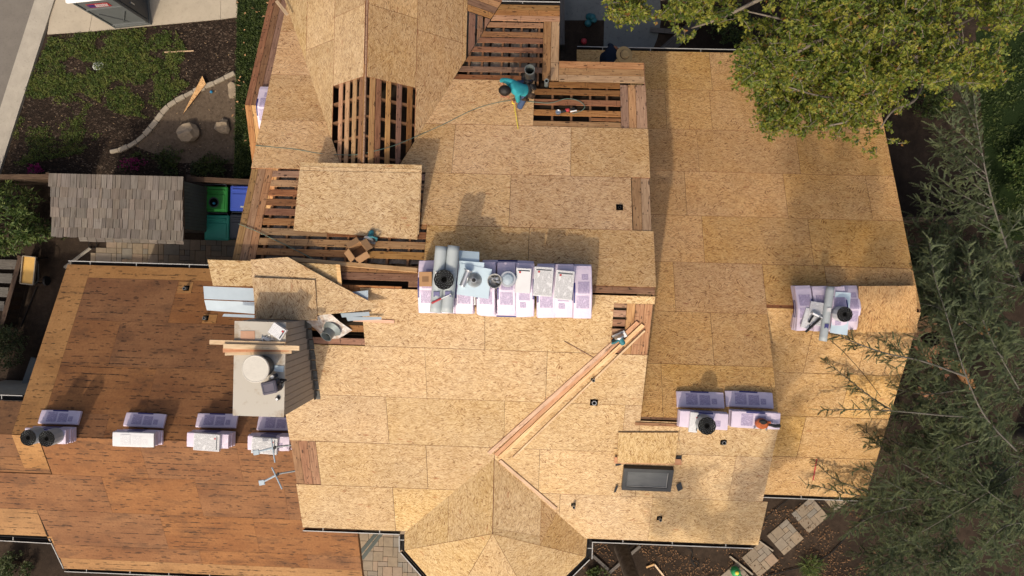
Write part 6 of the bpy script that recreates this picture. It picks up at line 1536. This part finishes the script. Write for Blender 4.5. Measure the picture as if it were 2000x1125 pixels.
class Needles:
    def __init__(s): s.v, s.f, s.n = [], [], 0
    def shoot(s, P, d, L, thick, droop=.12):
        v, f = R.choice(TPL if L > .22 else TPS); d = V(d).normalized(); y = d.orthogonal().normalized(); y = (Matrix.Rotation(R.uniform(0, 6.28), 3, d) @ y); z = d.cross(y); k = thick/.05
        w = np.array([tuple(d*L), tuple(y*k), tuple(z*k)]); u = v.copy(); u[:, 1:] = u[:, 1:]; q = u @ w + np.array(tuple(P)); q[:, 2] -= droop*(u[:, 0]**2)*L
        s.v.append(q); s.f.append(f+s.n); s.n += len(v)
    def build(s, name, mat, parent):
        v = np.concatenate(s.v); f = np.concatenate(s.f); me = bpy.data.meshes.new(name); me.vertices.add(len(v)); me.vertices.foreach_set('co', v.astype(np.float32).ravel())
        me.loops.add(len(f)*3); me.loops.foreach_set('vertex_index', f.astype(np.int32).ravel()); me.polygons.add(len(f)); me.polygons.foreach_set('loop_start', np.arange(0, len(f)*3, 3, dtype=np.int32)); me.update(calc_edges=True); me.validate()
        me.materials.append(MT[mat]); o = bpy.data.objects.new(name, me); COL.objects.link(o); o.parent = parent; o['kind'] = 'stuff'; return o
def shoot(mb, wd, P, d, L, thick):
    mb.shoot(P, d, L, thick)
    if L > .3: wd.tube([P, P+d*L*.8], [.005, .002], 3, 0, False)
def cedar_branch(mb, wd, path, r0=.03, dens=1.0, sl=.55, thick=.036, start=.0, lr=(1, -1), rough=.25, fl=.0):
    P = spline(path, 8); n = len(P); wd.tube(P, [r0*.62*(1-.85*i/n)+.003 for i in range(n)], 6, 0, False)
    acc = 0.0
    for i in range(1, n):
        seg = P[i]-P[i-1]; acc += seg.length; f = i/n; t = seg.normalized()
        if f > start and seg.length > .02 and r0 < .03: mb.shoot(P[i-1], t, seg.length*1.3, thick*.9, 0)
        while acc > .05/dens:
            acc -= .05/dens
            if f < start: continue
            lat = t.cross(V((0, 0, 1))).normalized(); side = R.choice(lr)
            ln = max(.12, sl*(1-.62*f)*R.uniform(.35, 1.2))
            d = (t*R.uniform(.5, 1.0)+lat*side*R.uniform(.5, 1.1)+V((0, 0, R.uniform(-.25, rough)))).normalized()
            q = P[i]-seg*R.random(); shoot(mb, wd, q, d, ln, thick*R.uniform(.85, 1.15))
            if ln > .26:
                for _ in range(int(ln*10)):
                    g = R.uniform(.12, .9); d2 = (d*.7+d.cross(V((0, 0, 1)))*R.choice((1, -1))*.8+V((0, 0, R.uniform(-.2, .2)))).normalized(); shoot(mb, wd, q+d*ln*g, d2, ln*R.uniform(.25, .5), thick*.95)
    shoot(mb, wd, P[-1], (P[-1]-P[-2]).normalized(), .22, thick)
nd = Needles()
cd = thing('cedar_tree', 'large grey-green cedar spreading over the right roof edge', 'tree', (*gp(1990, 850), 0)); co = V(cd.location); cw = MB()
def C(px, py, z): return at(px, py, z)-co
cw.tube(spline([V((0, 0, -.1)), V((0, .0, 3)), V((.1, .05, 7)), V((.15, .1, 10.5))], 4), [.26-.017*i for i in range(13)], 10)
main = [[(1985, 880, 5.2), (1925, 815, 6.3), (1885, 730, 6.7), (1850, 620, 6.6), (1825, 540, 6.3), (1815, 470, 6.0)],
        [(1925, 815, 6.3), (1850, 812, 6.4), (1750, 803, 6.2), (1670, 800, 5.9), (1600, 801, 5.6)],
        [(1885, 735, 6.6), (1800, 705, 6.5), (1730, 690, 6.3), (1660, 665, 6.1), (1610, 640, 5.9)],
        [(1740, 800, 6.2), (1700, 775, 6.0), (1650, 735, 5.8), (1610, 705, 5.6)],
        [(1990, 900, 4.8), (1900, 960, 5.3), (1800, 975, 5.2), (1700, 975, 4.9), (1620, 1005, 4.5)],
        [(1960, 1000, 4.6), (1870, 960, 5.4), (1800, 925, 5.4), (1740, 890, 5.2), (1690, 840, 4.9)],
        [(1880, 880, 5.0), (1815, 850, 5.3), (1790, 800, 5.3)],
        [(1740, 975, 5.0), (1690, 960, 4.8), (1630, 935, 4.6), (1595, 905, 4.4)],
        [(1720, 975, 5.0), (1660, 965, 4.7), (1575, 945, 4.4)],
        [(1770, 990, 5.0), (1700, 1010, 4.6), (1650, 1045, 4.2)],
        [(2010, 1020, 5.6), (1960, 1030, 6.0), (1910, 1080, 5.8), (1880, 1120, 5.4)],
        [(1990, 1060, 4.5), (1860, 1090, 4.8), (1760, 1110, 4.4), (1690, 1115, 4.0)],
        [(1980, 930, 5.5), (1850, 1010, 5.2), (1760, 1060, 4.6), (1700, 1090, 4.2)],
        [(1960, 700, 6.4), (1900, 640, 6.2), (1830, 600, 5.9), (1770, 590, 5.6)],
        [(1990, 760, 6.0), (1930, 650, 6.4), (1900, 560, 6.2), (1890, 480, 5.8)],
        [(1900, 1000, 5.0), (1820, 1010, 4.9), (1750, 1025, 4.6), (1700, 1050, 4.3)], [(1900, 900, 5.4), (1820, 880, 5.3), (1760, 868, 5.1), (1720, 850, 4.9)], [(1870, 1050, 4.8), (1790, 1075, 4.6), (1710, 1075, 4.2)],
        [(1880, 760, 6.0), (1810, 770, 5.8), (1750, 760, 5.5)], [(1900, 600, 5.6), (1840, 560, 5.5), (1790, 500, 5.2)], [(1950, 850, 6.2), (1880, 870, 6.0), (1820, 900, 5.6)], [(1990, 1000, 5.6), (1930, 960, 5.9), (1880, 900, 5.7)]]
for i, L in enumerate(main): cedar_branch(nd, cw, [C(*q) for q in L], .035 if i < 3 else .022, 1.15 if i not in (1, 3, 7, 8) else 1.0, 0.62 if i not in (1, 3, 7, 8) else .36, .030, .0 if i else .05)
for k in range(64):
    y = R.uniform(460, 1180); x = R.uniform(1770 if y > 820 else 1815, 2090); z = R.uniform(2.6, 5.9); a = math.radians(R.uniform(150, 235)); l = R.uniform(60, 150)
    cedar_branch(nd, cw, [C(x, y, z), C(x+math.cos(a)*l*.5, y-math.sin(a)*l*.5, z+.15), C(x+math.cos(a)*l, y-math.sin(a)*l, z-.05)], .012, .95, .6, .030)
cw.build('trunk', 'bark_cedar', cd, None, True); nd.build('crown', 'needle', cd)
# slim leader of a second cedar
cd2 = thing('cedar_tree', 'slim bare-twigged cedar top curving up beside the dark lawn', 'tree', (*gp(1990, 560), 0)); co = V(cd2.location); cw = MB(); nd = Needles()
lead = [(1995, 560, 3.2), (1965, 480, 4.6), (1940, 400, 5.4), (1922, 320, 5.9), (1908, 240, 6.1), (1900, 175, 6.1)]
cw.tube(spline([V((0, 0, -.1)), V((0, .05, 1.8)), C(*lead[0])], 4), [.12-.006*i for i in range(9)], 8)
cedar_branch(nd, cw, [C(*q) for q in lead], .045, 1.3, .26, .034, .0)
for a, b, c in (((1918, 300, 5.9), (1880, 265, 5.9), (1840, 225, 5.6)), ((1926, 340, 5.8), (1880, 300, 5.8), (1818, 245, 5.4)), ((1905, 240, 6.0), (1880, 190, 6.0), (1862, 150, 5.8)), ((1935, 385, 5.5), (1880, 340, 5.5), (1830, 285, 5.1)), ((1940, 410, 5.3), (1870, 375, 5.3), (1800, 320, 4.8)), ((1925, 350, 5.7), (1860, 300, 5.6), (1822, 280, 5.3)), ((1955, 460, 4.9), (1880, 420, 5.0), (1790, 390, 4.6)), ((1945, 430, 5.1), (1870, 400, 5.1), (1795, 362, 4.7)), ((1980, 540, 4.0), (1900, 505, 4.4), (1810, 480, 4.2)), ((1985, 560, 4.0), (1890, 540, 4.4), (1790, 545, 4.2), ), ((1905, 250, 6.0), (1888, 200, 6.0), (1880, 130, 5.7)), ((1960, 470, 4.8), (1990, 430, 4.8), (2020, 410, 4.6))):
    cedar_branch(nd, cw, [C(*a), C(*b), C(*c)], .02, 1.0, .5, .030, .12)
cw.build('trunk', 'bark_cedar', cd2, None, True); nd.build('crown', 'needle', cd2)
# third cedar bough fan reaching in from the left of the dark gap
cd3 = thing('cedar_tree', 'young cedar with upright sprays beside the right roof edge', 'tree', (*gp(1900, 500), 0)); co = V(cd3.location); cw = MB(); nd = Needles()
cw.tube(spline([V((0, 0, -.1)), V((0, 0, 2.0)), V((-.1, 0, 4.6))], 4), [.09-.007*i for i in range(9)], 8)
for a, b, c in (((1880, 520, 4.3), (1830, 480, 4.7), (1780, 420, 4.6)), ((1870, 500, 4.3), (1820, 450, 4.6), (1800, 400, 4.4)), ((1890, 500, 4.3), (1780, 480, 4.8), (1680, 440, 4.9)), ((1860, 510, 4.3), (1760, 500, 4.7), (1700, 500, 4.8)), ((1880, 480, 4.2), (1850, 440, 4.4), (1830, 410, 4.3)), ((1890, 520, 4.2), (1800, 550, 4.6), (1720, 580, 4.8)), ((1890, 510, 4.0), (1930, 490, 4.2), (1990, 480, 4.0))):
    cedar_branch(nd, cw, [C(*a), C(*b), C(*c)], .02, 1.0, .5, .030, .05)
cw.build('trunk', 'bark_cedar', cd3, None, True); nd.build('crown', 'needle', cd3)
# tree south of the house: trunk leans past the gutter, crown shades the middle wing
st = thing('shade_tree', 'leaning rough-barked trunk rising between the bay and the wing gutter', 'tree', (*gp(1213, 1068), 0)); so_ = V(st.location); sw_ = MB(); sl_ = MB()
top = V((.5, -1.6, 5.6)); sw_.tube(spline([V((0, 0, -.1)), V((.12, -.25, 1.5)), V((.35, -.9, 3.4)), top], 6), [.24-.006*i for i in range(19)], 12)
stem = spline([top+V((0, 0, -.3)), V((.4, -2.0, 9.0)), V((.1, -2.4, 13.0)), V((-.2, -2.4, 16.0))], 6); sw_.tube(stem, [.13-.005*i for i in range(len(stem))], 8)
tall = [(R.uniform(2.6, 5.0), R.uniform(-5.8, -3.9), 6.2, 7.5) for _ in range(16)]+[(R.uniform(5.4, 6.3), R.uniform(-4.9, -1.4), 5.0, 8.5) for _ in range(10)]+[(R.uniform(6.0, 8.2), R.uniform(.9, 3.2), 4.8, 13.2) for _ in range(18)]
for T in tall:
    e = V(T[:3])+SUN_TO*(T[3]+R.uniform(0, 1.6))-so_; s0 = min(stem, key=lambda q: (q-e).length+abs(q.z+1.2-e.z)); P = spline([s0, lerp(s0, e, .5)+V((0, 0, .3)), e], 4); sw_.tube(P, [.035-.003*i for i in range(len(P))], 5)
    for j in range(16):
        q = e+V((R.gauss(0, .20), R.gauss(0, .20), R.gauss(0, .25)))
        for m in range(11): leaf(sl_, q+rdir()*.13, rdir(.8), rdir(), .16, .07)
sw_.build('trunk', 'bark', st, None, True); sl_.build('crown', 'leaf_shrub', st)['kind'] = 'stuff'
# shrubs at the left
def shrub(label, px, py, rx, ry, h, n, L, Wd, mat, name='shrub', seed=1, tufts=0, stems=12):
    c = V((*gp(px, py), 0)); t = thing(name, label, 'shrub', c); w = MB(); l = MB()
    for i in range(stems):
        a = R.uniform(0, 6.28); r = R.uniform(.2, .9); e = V((math.cos(a)*rx*r, math.sin(a)*ry*r, h*R.uniform(.6, .95))); w.tube([V((0, 0, 0)), e*.5+V((0, 0, .1)), e], [.02, .012, .005], 5)
    k = 0
    while k < n:
        d = rdir(.4); rr = R.uniform(.55, 1.0)*(1+.28*mnoise.noise(d*2.3+V((seed, 0, 0)))); P = V((d.x*rx*rr, d.y*ry*rr, max(.05, h*.5+d.z*h*.5*rr)))
        if mnoise.noise(P*2.2+V((0, seed, 0))) < -.22: continue
        ax = V((d.x, d.y, .35)).normalized()
        for j in range(tufts or 1):
            tt = (ax*.7+rdir(0)*.9).normalized(); leaf(l, P+rdir()*.03, rdir(1.2), tt, L*R.uniform(.7, 1.2), Wd, 0, .12); k += 1
    w.build('stems', 'bark', t); l.build('foliage', mat, t)['kind'] = 'stuff'; return t
shrub('dense green shrub with long narrow leaves left of the lean-to roof', 40, 430, 1.35, 1.2, 2.0, 5200, .17, .042, 'leaf_lance', 'shrub', 2, 5, 16)
shrub('arching green sprig reaching below the lean-to roof corner', 110, 462, .42, .22, 1.7, 520, .16, .04, 'leaf_lance', 'shrub', 6, 4, 4)
shrub('round grey-green shrub at the left edge below the yellow cart', 28, 672, .78, .70, 1.3, 4200, .07, .035, 'leaf_shrub', 'shrub', 9, 4, 12)
shrub('low dark plant in the bottom left corner below the gutter', 40, 1098, .5, .42, .6, 1300, .09, .04, 'leaf_shrub', 'plant', 4, 4, 8)
shrub('small magenta-flowered plant in the shaded bed corner', 74, 332, .22, .16, .3, 160, .06, .04, 'flower', 'plant', 3, 3, 4)
shrub('magenta-flowered plant in the bed above the lean-to', 265, 322, .4, .22, .35, 240, .05, .035, 'flower', 'plant', 5, 3, 5)
shrub('spiky grass tuft on the soil beside the stepping pads', 1580, 1100, .35, .3, .3, 420, .2, .016, 'leaf_lance', 'plant', 8, 6, 3)
shrub('low dark weed patch beside the bay wall', 1165, 1120, .35, .25, .3, 600, .07, .04, 'leaf_hedge', 'plant', 11, 3, 4)
shrub('dark leafy bush in the deep shade behind the cedar leader', 1990, 330, .8, .9, 1.2, 2600, .09, .045, 'leaf_lance', 'shrub', 13, 4, 8)
shrub('shaded green bush below the leafy tree limb', 1800, 205, .7, .5, .9, 1500, .09, .045, 'leaf_hedge', 'shrub', 15, 4, 6)
shrub('dark round bush beside the ground plank behind the eave', 1420, 60, .7, .55, .8, 1600, .08, .045, 'leaf_hedge', 'shrub', 17, 4, 6)
scatter('dry_litter', poly((1130, 1060), (1700, 960), (1760, 1140), (1100, 1140)), 2600, .07, .025, .012, .03, 'cardboard_in', 'dry brown leaf litter over the soil garden below the wings', 'litter', -.1, .8, 2, 21)
# bare twigs over the fence at the left
tw = thing('bare_shrub', 'bare grey twigs above the fence at the left edge', 'shrub', (*gp(12, 350), 0)); w = MB()
for i in range(14):
    a = R.uniform(-.6, 1.2); p = V((0, 0, 1.2)); q = p+V((math.cos(a)*R.uniform(.3, 1.0), math.sin(a)*R.uniform(.1, .5), R.uniform(.5, 1.0))); w.tube([V((0, 0, 0)), p, lerp(p, q, .5)+V((R.gauss(0, .06), R.gauss(0, .06), .05)), q], [.012, .010, .007, .003], 4)
    for j in range(3): w.tube([lerp(p, q, .5+.15*j), lerp(p, q, .5+.15*j)+V((R.gauss(0, .2), R.gauss(0, .2), R.uniform(0, .2)))], [.005, .002], 3)
w.build('twigs', 'bark_pale', tw)
